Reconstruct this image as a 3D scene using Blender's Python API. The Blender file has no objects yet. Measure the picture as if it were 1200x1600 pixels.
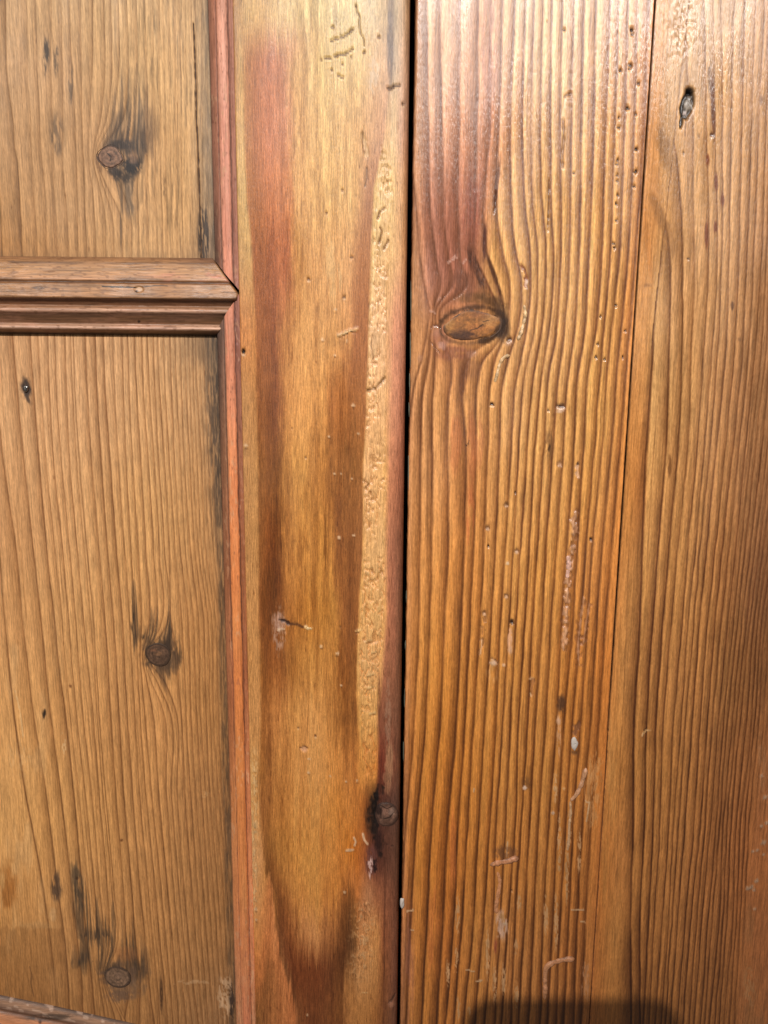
import bpy, math
import numpy as np
from mathutils import Matrix

sc = bpy.context.scene
# ------------------------------------------------------------------ camera
# all pixel numbers below are measured on the 1200 x 1600 photograph
F = 1250.0                     # focal length in photo pixels
S = 0.00028                    # metres per photo pixel at the middle of the picture
VPX, VPY = 534.0, 7547.0       # where the door's upright edges meet
down = np.array([(VPX-600)/F, -(VPY-800)/F, -1.0]); down /= np.linalg.norm(down)
Zc = -down
Xc = np.array([VPY-800, (VPX-600), 0.0]); Xc /= np.linalg.norm(Xc)
Yc = np.cross(Zc, Xc)
M = np.array([Xc, Yc, Zc])     # world = M @ camera-space
CAM = -F*S*(M @ np.array([0, 0, -1.0]))
cam_d = bpy.data.cameras.new('camera'); cam = bpy.data.objects.new('camera', cam_d)
sc.collection.objects.link(cam); sc.camera = cam
cam_d.sensor_fit = 'VERTICAL'; cam_d.sensor_height = 24.0; cam_d.lens = F/1600*24.0
cam_d.clip_start = 0.001; cam_d.clip_end = 50
mw = Matrix([[M[0][0], M[0][1], M[0][2], CAM[0]], [M[1][0], M[1][1], M[1][2], CAM[1]],
             [M[2][0], M[2][1], M[2][2], CAM[2]], [0, 0, 0, 1]])
cam.matrix_world = mw

# ------------------------------------------------------------------ world and lamps (indoor, evening)
w = bpy.data.worlds.new('World'); sc.world = w; w.use_nodes = True
w.node_tree.nodes['Background'].inputs[0].default_value = (1.0, 0.93, 0.85, 1)
w.node_tree.nodes['Background'].inputs[1].default_value = 0.10
sc.view_settings.view_transform = 'Standard'; sc.view_settings.look = 'None'
sc.view_settings.exposure = 0.1; sc.view_settings.gamma = 1.0

def spot(name, loc, aim, power, size_deg, blend, radius, col):
    d = bpy.data.lights.new(name, 'SPOT'); o = bpy.data.objects.new(name, d)
    sc.collection.objects.link(o); o.location = loc
    dv = np.array(aim)-np.array(loc); dv = dv/np.linalg.norm(dv)
    from mathutils import Vector
    o.rotation_euler = Vector(dv).to_track_quat('-Z', 'Y').to_euler()
    d.energy = power; d.spot_size = math.radians(size_deg); d.spot_blend = blend
    d.shadow_soft_size = radius; d.color = col
    return o
KEY_POS = (-0.33, -1.20, 0.868)
spot('ceiling_spot_key', KEY_POS, (-0.19, 0, 0.10), 90.0, 39, 1.0, 0.008, (1.0, 0.97, 0.93))
spot('ceiling_spot_side', (0.36, -1.03, 0.66), (0.12, 0, 0.21), 36.0, 30, 1.0, 0.05, (1.0, 0.97, 0.93))

# ------------------------------------------------------------------ pixel <-> world
def ray(u, v):
    u = np.asarray(u, float); v = np.asarray(v, float)
    c = np.stack(np.broadcast_arrays((u-600)/F, -(v-800)/F, -np.ones_like(u+v)), -1)
    return c @ M.T
def unproj(u, v, y=0.0):
    r = ray(u, v); t = (y-CAM[1])/r[..., 1]
    return CAM[0]+r[..., 0]*t, CAM[2]+r[..., 2]*t
def proj(X, Y, Z):
    p = np.stack(np.broadcast_arrays(X-CAM[0], Y-CAM[1], Z-CAM[2]), -1) @ M
    return 600+F*p[..., 0]/-p[..., 2], 800-F*p[..., 1]/-p[..., 2]

# ------------------------------------------------------------------ small maths kit
def s2l(c):
    c = np.clip(np.asarray(c, float)/255.0, 0, 1)
    return np.where(c <= 0.04045, c/12.92, ((c+0.055)/1.055)**2.4)
def sstep(a, b, x):
    t = np.clip((x-a)/(b-a), 0, 1); return t*t*(3-2*t)
def _hash(ix, iy, seed):
    n = (ix.astype(np.int64)*374761393 + iy.astype(np.int64)*668265263 + seed*974634777) & 0x7fffffff
    n = ((n ^ (n >> 13))*1274126177) & 0x7fffffff
    n = n ^ (n >> 16)
    return (n & 0xffff)/65535.0
def noise(x, y, seed=0):
    x, y = np.broadcast_arrays(np.asarray(x, float), np.asarray(y, float))
    ix = np.floor(x); iy = np.floor(y); fx = x-ix; fy = y-iy
    ix = ix.astype(np.int64)+5000; iy = iy.astype(np.int64)+5000
    fx = fx*fx*(3-2*fx); fy = fy*fy*(3-2*fy)
    a = _hash(ix, iy, seed); b = _hash(ix+1, iy, seed); c = _hash(ix, iy+1, seed); d = _hash(ix+1, iy+1, seed)
    return (a+(b-a)*fx)+((c+(d-c)*fx)-(a+(b-a)*fx))*fy
def fbm(x, y, seed=0, oct=3):
    s = 0; a = 0.5; t = 0
    for i in range(oct):
        s = s+a*noise(x*2**i, y*2**i, seed+i*17); t += a; a *= 0.55
    return s/t
def sinterp(x, xp, fp):
    """smooth (pchip-like) 1-d interpolation"""
    xp = np.asarray(xp, float); fp = np.asarray(fp, float); x = np.asarray(x, float)
    if len(xp) == 2: return fp[0]+(fp[1]-fp[0])*(x-xp[0])/(xp[1]-xp[0])
    h = np.diff(xp); d = np.diff(fp)/h
    m = np.zeros_like(fp)
    m[1:-1] = (d[:-1]*h[1:]+d[1:]*h[:-1])/(h[:-1]+h[1:])
    m[0] = d[0]; m[-1] = d[-1]
    i = np.clip(np.searchsorted(xp, x)-1, 0, len(xp)-2)
    t = (x-xp[i])/h[i]
    out = fp[i]*(1+2*t)*(1-t)**2+m[i]*h[i]*t*(1-t)**2+fp[i+1]*t*t*(3-2*t)+m[i+1]*h[i]*t*t*(t-1)
    out = np.where(x < xp[0], fp[0]+m[0]*(x-xp[0]), out)
    return np.where(x > xp[-1], fp[-1]+m[-1]*(x-xp[-1]), out)

# how strongly the lamps light the door, fitted over the frame: measured colours are divided by it to give the wood's own colour
LTINT = np.array([1.03, 1.02, 0.925])
ECO = [1.0401, -0.6562, -0.1705, 0.1845, 0.0857, -0.0320, -0.1624, -0.0921, 0.1272, -0.2368, 0.1390, 0.0369, -0.0313, -0.0204, 0.0259]
def E(u, v):
    a = (np.clip(u, -60, 1260)-600)/600; b = (np.clip(v, -60, 1660)-800)/800
    s = 0; k = 0
    for i in range(5):
        for j in range(5-i):
            if k < len(ECO): s = s+ECO[k]*a**i*b**j
            k += 1
    return np.clip(s+0*a*b, 0.05, 5)

# ------------------------------------------------------------------ materials
def wood_mat(name, rough=0.42, bump=0.25, fibre=0.10, spec=0.5, fs=(1700, 1700, 95)):
    m = bpy.data.materials.new(name); m.use_nodes = True
    nt = m.node_tree; N = nt.nodes; L = nt.links
    b = N['Principled BSDF']
    at = N.new('ShaderNodeAttribute'); at.attribute_name = 'Col'
    gl = N.new('ShaderNodeAttribute'); gl.attribute_name = 'Wear'
    tc = N.new('ShaderNodeTexCoord'); mp = N.new('ShaderNodeMapping')
    mp.inputs['Scale'].default_value = fs
    L.new(tc.outputs['Object'], mp.inputs[0])
    n1 = N.new('ShaderNodeTexNoise'); n1.inputs['Scale'].default_value = 1.0; n1.inputs['Detail'].default_value = 4
    L.new(mp.outputs[0], n1.inputs['Vector'])
    mp2 = N.new('ShaderNodeMapping'); mp2.inputs['Scale'].default_value = (fs[0]*2.2, fs[1]*2.2, fs[2]*5)
    L.new(tc.outputs['Object'], mp2.inputs[0])
    n2 = N.new('ShaderNodeTexNoise'); n2.inputs['Scale'].default_value = 1.0; n2.inputs['Detail'].default_value = 3
    L.new(mp2.outputs[0], n2.inputs['Vector'])
    r1 = N.new('ShaderNodeMapRange'); r1.inputs[1].default_value = 0.34; r1.inputs[2].default_value = 0.66
    r1.inputs[3].default_value = 1-fibre; r1.inputs[4].default_value = 1+fibre
    L.new(n1.outputs['Fac'], r1.inputs[0])
    r2 = N.new('ShaderNodeMapRange'); r2.inputs[1].default_value = 0.3; r2.inputs[2].default_value = 0.7
    r2.inputs[3].default_value = 1-fibre*0.8; r2.inputs[4].default_value = 1+fibre*0.8
    L.new(n2.outputs['Fac'], r2.inputs[0])
    mu = N.new('ShaderNodeMath'); mu.operation = 'MULTIPLY'
    L.new(r1.outputs[0], mu.inputs[0]); L.new(r2.outputs[0], mu.inputs[1])
    vm = N.new('ShaderNodeVectorMath'); vm.operation = 'SCALE'
    L.new(at.outputs['Color'], vm.inputs[0]); L.new(mu.outputs[0], vm.inputs['Scale'])
    L.new(vm.outputs[0], b.inputs['Base Color'])
    ad = N.new('ShaderNodeMath'); ad.operation = 'ADD'
    L.new(n1.outputs['Fac'], ad.inputs[0]); L.new(n2.outputs['Fac'], ad.inputs[1])
    bp = N.new('ShaderNodeBump'); bp.inputs['Strength'].default_value = bump; bp.inputs['Distance'].default_value = 0.0003
    L.new(ad.outputs[0], bp.inputs['Height']); L.new(bp.outputs[0], b.inputs['Normal'])
    # roughness: the waxed finish is uneven, worn places (Wear) are duller or shinier
    mp3 = N.new('ShaderNodeMapping'); mp3.inputs['Scale'].default_value = (60, 60, 14)
    L.new(tc.outputs['Object'], mp3.inputs[0])
    n3 = N.new('ShaderNodeTexNoise'); n3.inputs['Scale'].default_value = 1.0; n3.inputs['Detail'].default_value = 4
    L.new(mp3.outputs[0], n3.inputs['Vector'])
    r3 = N.new('ShaderNodeMapRange'); r3.inputs[1].default_value = 0.3; r3.inputs[2].default_value = 0.7; r3.inputs[3].default_value = rough-0.13; r3.inputs[4].default_value = rough+0.17
    L.new(n3.outputs['Fac'], r3.inputs[0])
    sb = N.new('ShaderNodeMath'); sb.operation = 'SUBTRACT'; sb.use_clamp = True
    L.new(r3.outputs[0], sb.inputs[0]); L.new(gl.outputs['Fac'], sb.inputs[1])
    L.new(sb.outputs[0], b.inputs['Roughness'])
    b.inputs['Specular IOR Level'].default_value = spec
    return m
MAT_PANEL = wood_mat('waxed_pine_panel', 0.54, 0.30, 0.22, 0.3)
MAT_STILE = wood_mat('waxed_pine_stile', 0.44, 0.40, 0.30, 0.42, fs=(2500, 2500, 170))
MAT_BOARD = wood_mat('brushed_pine_board', 0.29, 0.45, 0.24, 0.6)
MAT_MOULD = wood_mat('pink_stained_moulding', 0.55, 0.25, 0.2, 0.3)
MAT_RAIL = wood_mat('waxed_pine_rail', 0.45, 0.25, 0.2, 0.4, fs=(95, 1700, 1700))
MAT_KNOT = wood_mat('knot_wood', 0.55, 0.25, 0.2, 0.3, fs=(1200, 1200, 700))
MAT_FILL = wood_mat('pale_filler', 0.36, 0.5, 0.14, 0.5, fs=(1200, 1200, 900))

def flat_mat(name, col, rough=0.6, metal=0.0):
    m = bpy.data.materials.new(name); m.use_nodes = True
    nt = m.node_tree; b = nt.nodes['Principled BSDF']
    n = nt.nodes.new('ShaderNodeTexNoise'); n.inputs['Scale'].default_value = 400
    r = nt.nodes.new('ShaderNodeValToRGB')
    r.color_ramp.elements[0].color = (*[c*0.75 for c in col], 1); r.color_ramp.elements[1].color = (*[min(1, c*1.2) for c in col], 1)
    nt.links.new(n.outputs['Fac'], r.inputs[0]); nt.links.new(r.outputs[0], b.inputs['Base Color'])
    b.inputs['Roughness'].default_value = rough; b.inputs['Metallic'].default_value = metal
    return m
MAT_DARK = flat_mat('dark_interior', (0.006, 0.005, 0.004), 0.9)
MAT_METAL = flat_mat('nail_metal', (0.35, 0.33, 0.31), 0.3, 1.0)
MAT_PAINT = flat_mat('white_paint', (0.72, 0.62, 0.54), 0.45)
MAT_GREEN = flat_mat('old_green_paint', (0.12, 0.115, 0.08), 0.6)
MAT_PHONE = flat_mat('dark_phone', (0.02, 0.02, 0.025), 0.3)

# ------------------------------------------------------------------ objects
def empty(name, loc):
    o = bpy.data.objects.new(name, None); sc.collection.objects.link(o)
    o.location = loc; o.empty_display_size = 0.02
    return o
def link(name, me, mat, parent=None):
    o = bpy.data.objects.new(name, me); sc.collection.objects.link(o)
    me.materials.append(mat)
    if parent is not None:
        o.parent = parent
        p = parent; off = np.zeros(3)
        while p is not None:
            off += np.array(p.location); p = p.parent
        o.location = tuple(-off)
    return o
def grid_mesh(name, X, Y, Z, col, wear, mat, parent=None, close=False):
    R, C = X.shape
    me = bpy.data.meshes.new(name)
    co = np.stack([X, Y, Z], -1).reshape(-1, 3).astype(np.float32)
    i = np.arange(R-1)[:, None]*C+np.arange(C-1)[None, :]
    q = np.stack([i, i+C, i+C+1, i+1], -1).reshape(-1, 4)
    if close:
        i = np.arange(R-1)*C
        q = np.concatenate([q, np.stack([i+C-1, i+C+C-1, i+C, i], -1)])
    q = q.astype(np.int32); n = len(q)
    me.vertices.add(len(co)); me.vertices.foreach_set('co', co.ravel())
    me.loops.add(n*4); me.loops.foreach_set('vertex_index', q.ravel())
    me.polygons.add(n); me.polygons.foreach_set('loop_start', np.arange(0, n*4, 4, dtype=np.int32))
    me.polygons.foreach_set('use_smooth', np.ones(n, bool))
    me.update(calc_edges=True)
    a = me.attributes.new('Col', 'FLOAT_COLOR', 'POINT')
    rgba = np.ones((R*C, 4), np.float32); rgba[:, :3] = np.clip(col.reshape(-1, 3), 0.001, 0.85)
    a.data.foreach_set('color', rgba.ravel())
    b = me.attributes.new('Wear', 'FLOAT', 'POINT')
    b.data.foreach_set('value', np.broadcast_to(wear, (R, C)).astype(np.float32).ravel())
    return link(name, me, mat, parent)

class Field:
    """a patch of surface seen as pixels: measured colour, relief (mm, towards the viewer) and wear"""
    def __init__(s, u, v):
        s.u, s.v = u, v
        s.w = u
        s.obs = np.zeros(u.shape+(3,)); s.h = np.zeros(u.shape); s.wear = np.zeros(u.shape)
    def rows(s, v0, v1):
        mn = s.v.min(1); mx = s.v.max(1)
        k = np.nonzero((mx >= v0) & (mn <= v1))[0]
        return slice(k[0], k[-1]+1) if len(k) else None
    def paint(s, r, m, col, a=1.0):
        m = (m*a)[..., None]
        s.obs[r] = s.obs[r]*(1-m)+np.array(col, float)*m
    def mul(s, r, f):
        s.obs[r] = s.obs[r]*f[..., None]
    def stroke(s, pts, wd, col=None, a=1.0, h=0.0, wear=0.0, rough=0.35, seed=1, soft=0.5, round_=False):
        pts = np.array(pts, float); pad = wd*1.8+2
        r = s.rows(pts[:, 1].min()-pad, pts[:, 1].max()+pad)
        if r is None: return
        u, v = s.u[r], s.v[r]
        wob = (noise(u/5, v/5, seed)-0.5)*min(wd, 8)*rough*(2 if wd > 4 else .7)
        d = np.full(u.shape, 1e9)
        for p, q in zip(pts[:-1], pts[1:]):
            e = q-p; L2 = max((e*e).sum(), 1e-6)
            t = np.clip(((u-p[0])*e[0]+(v-p[1])*e[1])/L2, 0, 1)
            d = np.minimum(d, np.hypot(u-p[0]-t*e[0], v-p[1]-t*e[1]))
        d = np.maximum(d+wob, 0)/(wd*0.5)
        m = 1-sstep(1-soft, 1+soft*0.4, d)
        if col is not None: s.paint(r, m, col, a)
        if h: s.h[r] += h*(np.sqrt(np.clip(1-d*d*0.8, 0, 1)) if round_ else m)*(m > 0)
        if wear: s.wear[r] += wear*m
    def blob(s, u0, v0, ru, rv, col=None, a=1.0, h=0.0, wear=0.0, rot=0.0, soft=0.6, rough=0.35, seed=3, ns=None):
        R_ = max(ru, rv)*1.7+2
        r = s.rows(v0-R_, v0+R_)
        if r is None: return
        u, v = s.u[r]-u0, s.v[r]-v0
        c, sn = math.cos(math.radians(rot)), math.sin(math.radians(rot))
        x = (u*c+v*sn)/ru; y = (-u*sn+v*c)/rv
        if ns is None: ns = (max(ru*0.5, 1.5), max(rv*0.5, 1.5))
        d = np.hypot(x, y)+(fbm(s.u[r]/ns[0], s.v[r]/ns[1], seed)-0.5)*2*rough
        m = 1-sstep(1-soft, 1+soft*0.5, d)
        if col is not None: s.paint(r, m, col, a)
        if h: s.h[r] += h*m
        if wear: s.wear[r] += wear*m
    def streaks(s, u0, v0, ru, rv, col, a, seed, fu=2.2, fv=22, lo=0.45, hi=0.7, rot=0):
        """a stain broken up along the fibres"""
        r = s.rows(v0-rv*1.6, v0+rv*1.6)
        if r is None: return
        u, v = s.u[r], s.v[r]
        c, sn = math.cos(math.radians(rot)), math.sin(math.radians(rot))
        x = ((u-u0)*c+(v-v0)*sn)/ru; y = (-(u-u0)*sn+(v-v0)*c)/rv
        env = 1-sstep(0.35, 1.25, np.hypot(x, y))
        n = .6*fbm(s.w[r]/fu, v/fv, seed)+.4*fbm(s.w[r]/(fu*.55), v/(fv*.5), seed+3)
        s.paint(r, np.clip(env*1.25, 0, 1)*sstep(lo+.03, hi-.02, n+(env-.5)*0.16), col, a)
    def feather(s, u0, v0, hw, up, dn, col, a, seed, lean=0.0, fu=2.3, core=.5):
        """grey-black weathering that runs out from a knot along single fibres"""
        r = s.rows(v0-up*1.15, v0+dn*1.15)
        if r is None: return
        u, v, w = s.u[r], s.v[r], s.w[r]
        e = np.clip(1-((u-u0-(v0-v)*lean)/hw)**2, 0, 1)
        n = .65*noise(w/fu, v/400, seed)+.35*noise(w/(fu*2.6), v/300, seed+1)
        v0 = v0+(noise(w/4.0, v/500, seed+5)-.5)*.5*min(up, dn)
        Ln = (.12+.88*sstep(.30, .70, n))*e**.6
        d = np.where(v < v0, (v0-v)/(up*np.maximum(Ln, .02)), (v-v0)/(dn*np.maximum(Ln, .02)))
        m = np.clip(1-d, 0, 1)**.45*(.55+.7*fbm(w/1.6, v/14, seed+2))
        close = np.exp(-(((u-u0)/(hw*core))**2+((v-v0)/(min(up, dn)*core))**2))
        m = np.clip(m*e**.3+.18*close*fbm(w/2, v/8, seed+3)*1.6, 0, 1)
        m = m*(.42+.58*sstep(.34, .58, .6*noise(w/1.9, v/70, seed+7)+.4*noise(w/1.3, v/24, seed+8)))
        s.paint(r, m, col, a)
    def colour(s):
        c = s2l(s.obs)/(E(s.u, s.v)[..., None]*LTINT*0.97)
        mx = c.max(-1, keepdims=True)
        return c*np.minimum(1.0, 0.74/np.maximum(mx, 1e-6))

def table(u, v, vs, rows):
    """colour rows that share a column layout: each row is [(u, r, g, b), ...]; positions and colours are blended down the rows"""
    A = np.array(rows, float)                       # rows x cols x 4
    vr = v.mean(1); out = np.zeros(u.shape+(3,))
    for i in range(u.shape[0]):
        x = np.clip(vr[i], vs[0], vs[-1]); j = min(max(np.searchsorted(vs, x)-1, 0), len(vs)-2)
        t = (x-vs[j])/(vs[j+1]-vs[j]); t = t*t*(3-2*t)*0.5+t*0.5
        row = A[j]*(1-t)+A[j+1]*t
        for c in range(3): out[i, :, c] = np.interp(u[i], row[:, 0], row[:, 1+c])
    return out

def shift_rows(img, v, dv):
    """slide a picture up and down along the fibres by dv pixels"""
    vr = v.mean(1); R = len(vr)
    x = np.interp(v+dv, vr, np.arange(R)); i = np.clip(x.astype(int), 0, R-2); t = (x-i)[..., None]
    j = np.broadcast_to(np.arange(img.shape[1])[None, :], i.shape)
    return img[i, j]*(1-t)+img[i+1, j]*t

def rings(f, lines, wl, wr, seed, jit=0.8, uu=None, band=.6):
    """lines: list of dicts/points of growth-ring lines. returns darkness 0..1 with a slow rise on the left of each line and a quick fall on its right"""
    u = f.u if uu is None else uu
    R, C = u.shape; vr = f.v.mean(1)
    K = len(lines)
    xs = np.zeros((R, K)); wt = np.zeros((R, K)); ww = np.zeros(K)
    for k, ln in enumerate(lines):
        p = np.array(ln['p'], float)
        xs[:, k] = sinterp(vr, p[:, 1], p[:, 0])+(fbm(np.full(R, k*7.3), vr/38.0, seed+k)-0.5)*2*jit*1.4
        wt[:, k] = ln.get('s', 1.0)*(0.50+0.85*fbm(np.full(R, k*3.1), vr/80.0, seed+50+k, 2))
        g = ln.get('v')
        if g: wt[:, k] *= sstep(g[0]-25, g[0]+25, vr)*(1-sstep(g[1]-25, g[1]+25, vr))
        ww[k] = ln.get('w', 1.0)
    xs = np.maximum.accumulate(xs+np.arange(K)*1e-4, axis=1)
    dark = np.zeros((R, C)); phase = np.zeros((R, C)); hh = np.zeros((R, C)); f.t = np.zeros((R, C))
    kk = np.arange(K)
    for i in range(R):
        x = xs[i]; ui = u[i]
        j = np.clip(np.searchsorted(x, ui), 0, K)          # next line on the right
        jr = np.minimum(j, K-1); jl = np.maximum(j-1, 0)
        gap = np.maximum(x[jr]-x[jl], 1.0)
        dr = np.where(j < K, x[jr]-ui, 1e3); dl = np.where(j > 0, ui-x[jl], 1e3)
        sc_ = np.clip(gap/12.0, 0.35, 1.25)
        a = wt[i][jr]*np.exp(-(dr/(wl*ww[jr]*sc_))**1.25)
        b = wt[i][jl]*np.exp(-(dl/(wr*np.sqrt(ww[jl])))**2)
        ln_ = np.maximum(wt[i][jr]*np.exp(-(dr/(wr*np.sqrt(ww[jr])))**2), b)
        dark[i] = np.maximum(band*a, ln_)
        phase[i] = np.interp(ui, x, kk)
        t = np.clip(dl/gap, 0, 1); t = np.where((j > 0) & (j < K), t, 0.5)
        f.t[i] = t
        hh[i] = np.sin(np.pi*t)**.6*np.clip(gap/14.0, 0.3, 1.3)
    rs = np.random.RandomState(seed)
    for k in range(K-1):                               # faint false rings between the strong ones
        if rs.rand() < .55:
            a_ = .25+.45*rs.rand(); g_ = xs[:, k+1]-xs[:, k]
            x_ = xs[:, k]+g_*a_+(fbm(np.full(R, k*5.7), vr/60.0, seed+200+k, 2)-.5)*3
            on = sstep(.42, .62, noise(np.full(R, k*9.1), vr/150.0, seed+300+k))*sstep(6, 9, g_)*(.22+.25*rs.rand())
            dark = np.maximum(dark, on[:, None]*np.exp(-((u-x_[:, None])/(wr*.75))**2))
    mg = np.maximum(np.median(np.diff(xs, axis=1)), 5.0)
    edge0 = np.minimum(u-xs[:, :1], 0); edge1 = np.maximum(u-xs[:, -1:], 0)
    f.w = phase*mg*.55+u*.45+edge0+edge1
    return np.clip(dark, 0, 1), phase, hh

def span(v0, v1, step, m0, m1, y=0.0, u=600, cs=10):
    """z rows: fine between the two pixel rows, coarse margins beyond"""
    z0 = float(unproj(u, v0, y)[1]); z1 = float(unproj(u, v1, y)[1])
    n = int(abs(z0-z1)/(step*S))+2
    z = np.linspace(z0, z1, n)
    a = z0+np.linspace(m0*S, 0, max(int(m0/cs), 2))[:-1] if m0 else np.array([])
    b = z1-np.linspace(0, m1*S, max(int(m1/cs), 2))[1:] if m1 else np.array([])
    return np.concatenate([a, z, b])

def px_x(u, v, y=0.0): return float(unproj(u, v, y)[0])

# depths (metres behind the face of the stile)
Y_STILE = 0.0
Y_BOARD = 0.0008
Y_PANEL = 0.0085
DU, DV = 1.0, 2.5
MG = 420

# edges of the pieces, upright in the world
X_ST_L = px_x(366, 100, 0.0012)
X_ST_R = lambda Z: np.interp(Z, sorted([float(unproj(622, 1500)[1]), float(unproj(641, 0)[1])]),
                             [px_x(622, 1500), px_x(641.3, 0)])
X_BD_L = px_x(650, 0, Y_BOARD)
X_BD_R = px_x(1200, 800, Y_BOARD)+MG*S
X_PN_R = px_x(331, 100, Y_PANEL)
X_PN_L = px_x(-6, 1605, Y_PANEL)-0.22

def xcols(x0, x1, step):
    n = int(abs(x1-x0)/(step*S))+2
    return np.linspace(x0, x1, n)

def sheet(name, xs, Z, y, paint, mat, parent, thick, fil=(0, 0), joint_shade=(None, None)):
    """xs: (R,C) world X, Z: rows. paint(f) fills colour and relief. edges are rounded by fil (left, right, metres) and folded back by thick"""
    X = np.broadcast_to(xs, (len(Z), xs.shape[-1])).copy() if xs.ndim == 1 else xs
    ZZ = np.broadcast_to(Z[:, None], X.shape).copy()
    u, v = proj(X, np.full(X.shape, y), ZZ)
    f = Field(u, v); f.X, f.Z = X, ZZ
    paint(f)
    Y = y-f.h*0.001
    for side, rad in ((0, fil[0]), (1, fil[1])):
        if rad > 0:
            d = (X-X[:, :1]) if side == 0 else (X[:, -1:]-X)
            q = np.clip(1-d/rad, 0, 1)
            Y = Y+rad*(1-np.sqrt(np.clip(1-q*q, 0, 1)))
    col = f.colour()
    bk = np.full((len(Z), 1), y+thick)
    X = np.concatenate([X[:, :1], X[:, :1], X, X[:, -1:], X[:, -1:]], 1); ZZ = np.concatenate([ZZ[:, :1], ZZ[:, :1], ZZ, ZZ[:, -1:], ZZ[:, -1:]], 1)
    Y = np.concatenate([bk, Y[:, :1]+.0002, Y, Y[:, -1:]+.0002, bk], 1)
    e0, e1 = [c if g is None else 0*c+np.array(g) for g, c in zip(joint_shade, (col[:, :1], col[:, -1:]))]  # a given edge colour paints the shade inside a joint onto the folded sides
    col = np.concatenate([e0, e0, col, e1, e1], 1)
    wear = np.concatenate([f.wear[:, :1]*0, f.wear[:, :1]*0, f.wear, f.wear[:, -1:]*0, f.wear[:, -1:]*0], 1)*.6
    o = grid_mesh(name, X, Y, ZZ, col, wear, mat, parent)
    return o, f

def mixc(a, b, m): return a*(1-m[..., None])+b*m[..., None]

BROWN = np.array([0.78, 1.0, 1.25])     # darker wood is also a redder, deeper brown
def tone(f, k, r=slice(None)):
    f.obs[r] = f.obs[r]*(1+k[..., None]*BROWN)
def bands(f, k):
    """each year's growth runs from pale spring wood to orange-brown summer wood"""
    t = f.t; vary = .55+.9*noise(f.w/16.0, f.v/260.0, 777)
    m = np.clip(t**2.2*k*vary, 0, 1)[..., None]
    p = np.exp(-((t-.25)/.24)**2)*k*vary*.20
    f.obs = f.obs*(1-m*np.array([.20, .30, .44]))*(1+p[..., None]*np.array([1.0, 1.0, .9]))
def fibre_tone(f, seed, amt=0.07, fu=1.6, fv=45):
    n = fbm(f.w/fu, f.v/fv, seed, 3)-0.5
    n2 = fbm(f.w/9.0, f.v/160.0, seed+5, 2)-0.5
    n3 = fbm(f.u/70.0, f.v/120.0, seed+9, 3)-0.5
    tone(f, 2*amt*n+1.3*amt*n2+1.2*amt*n3)
def pores(f, seed, a=0.35, thr=0.80, fu=1.7, fv=9.0):
    n = noise(f.w/fu, f.v/(fv*1.8), seed)*0.6+noise(f.w/2.3, f.v/9.0, seed+1)*0.4
    tone(f, -a*.7*sstep(thr, thr+0.1, n))

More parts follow.
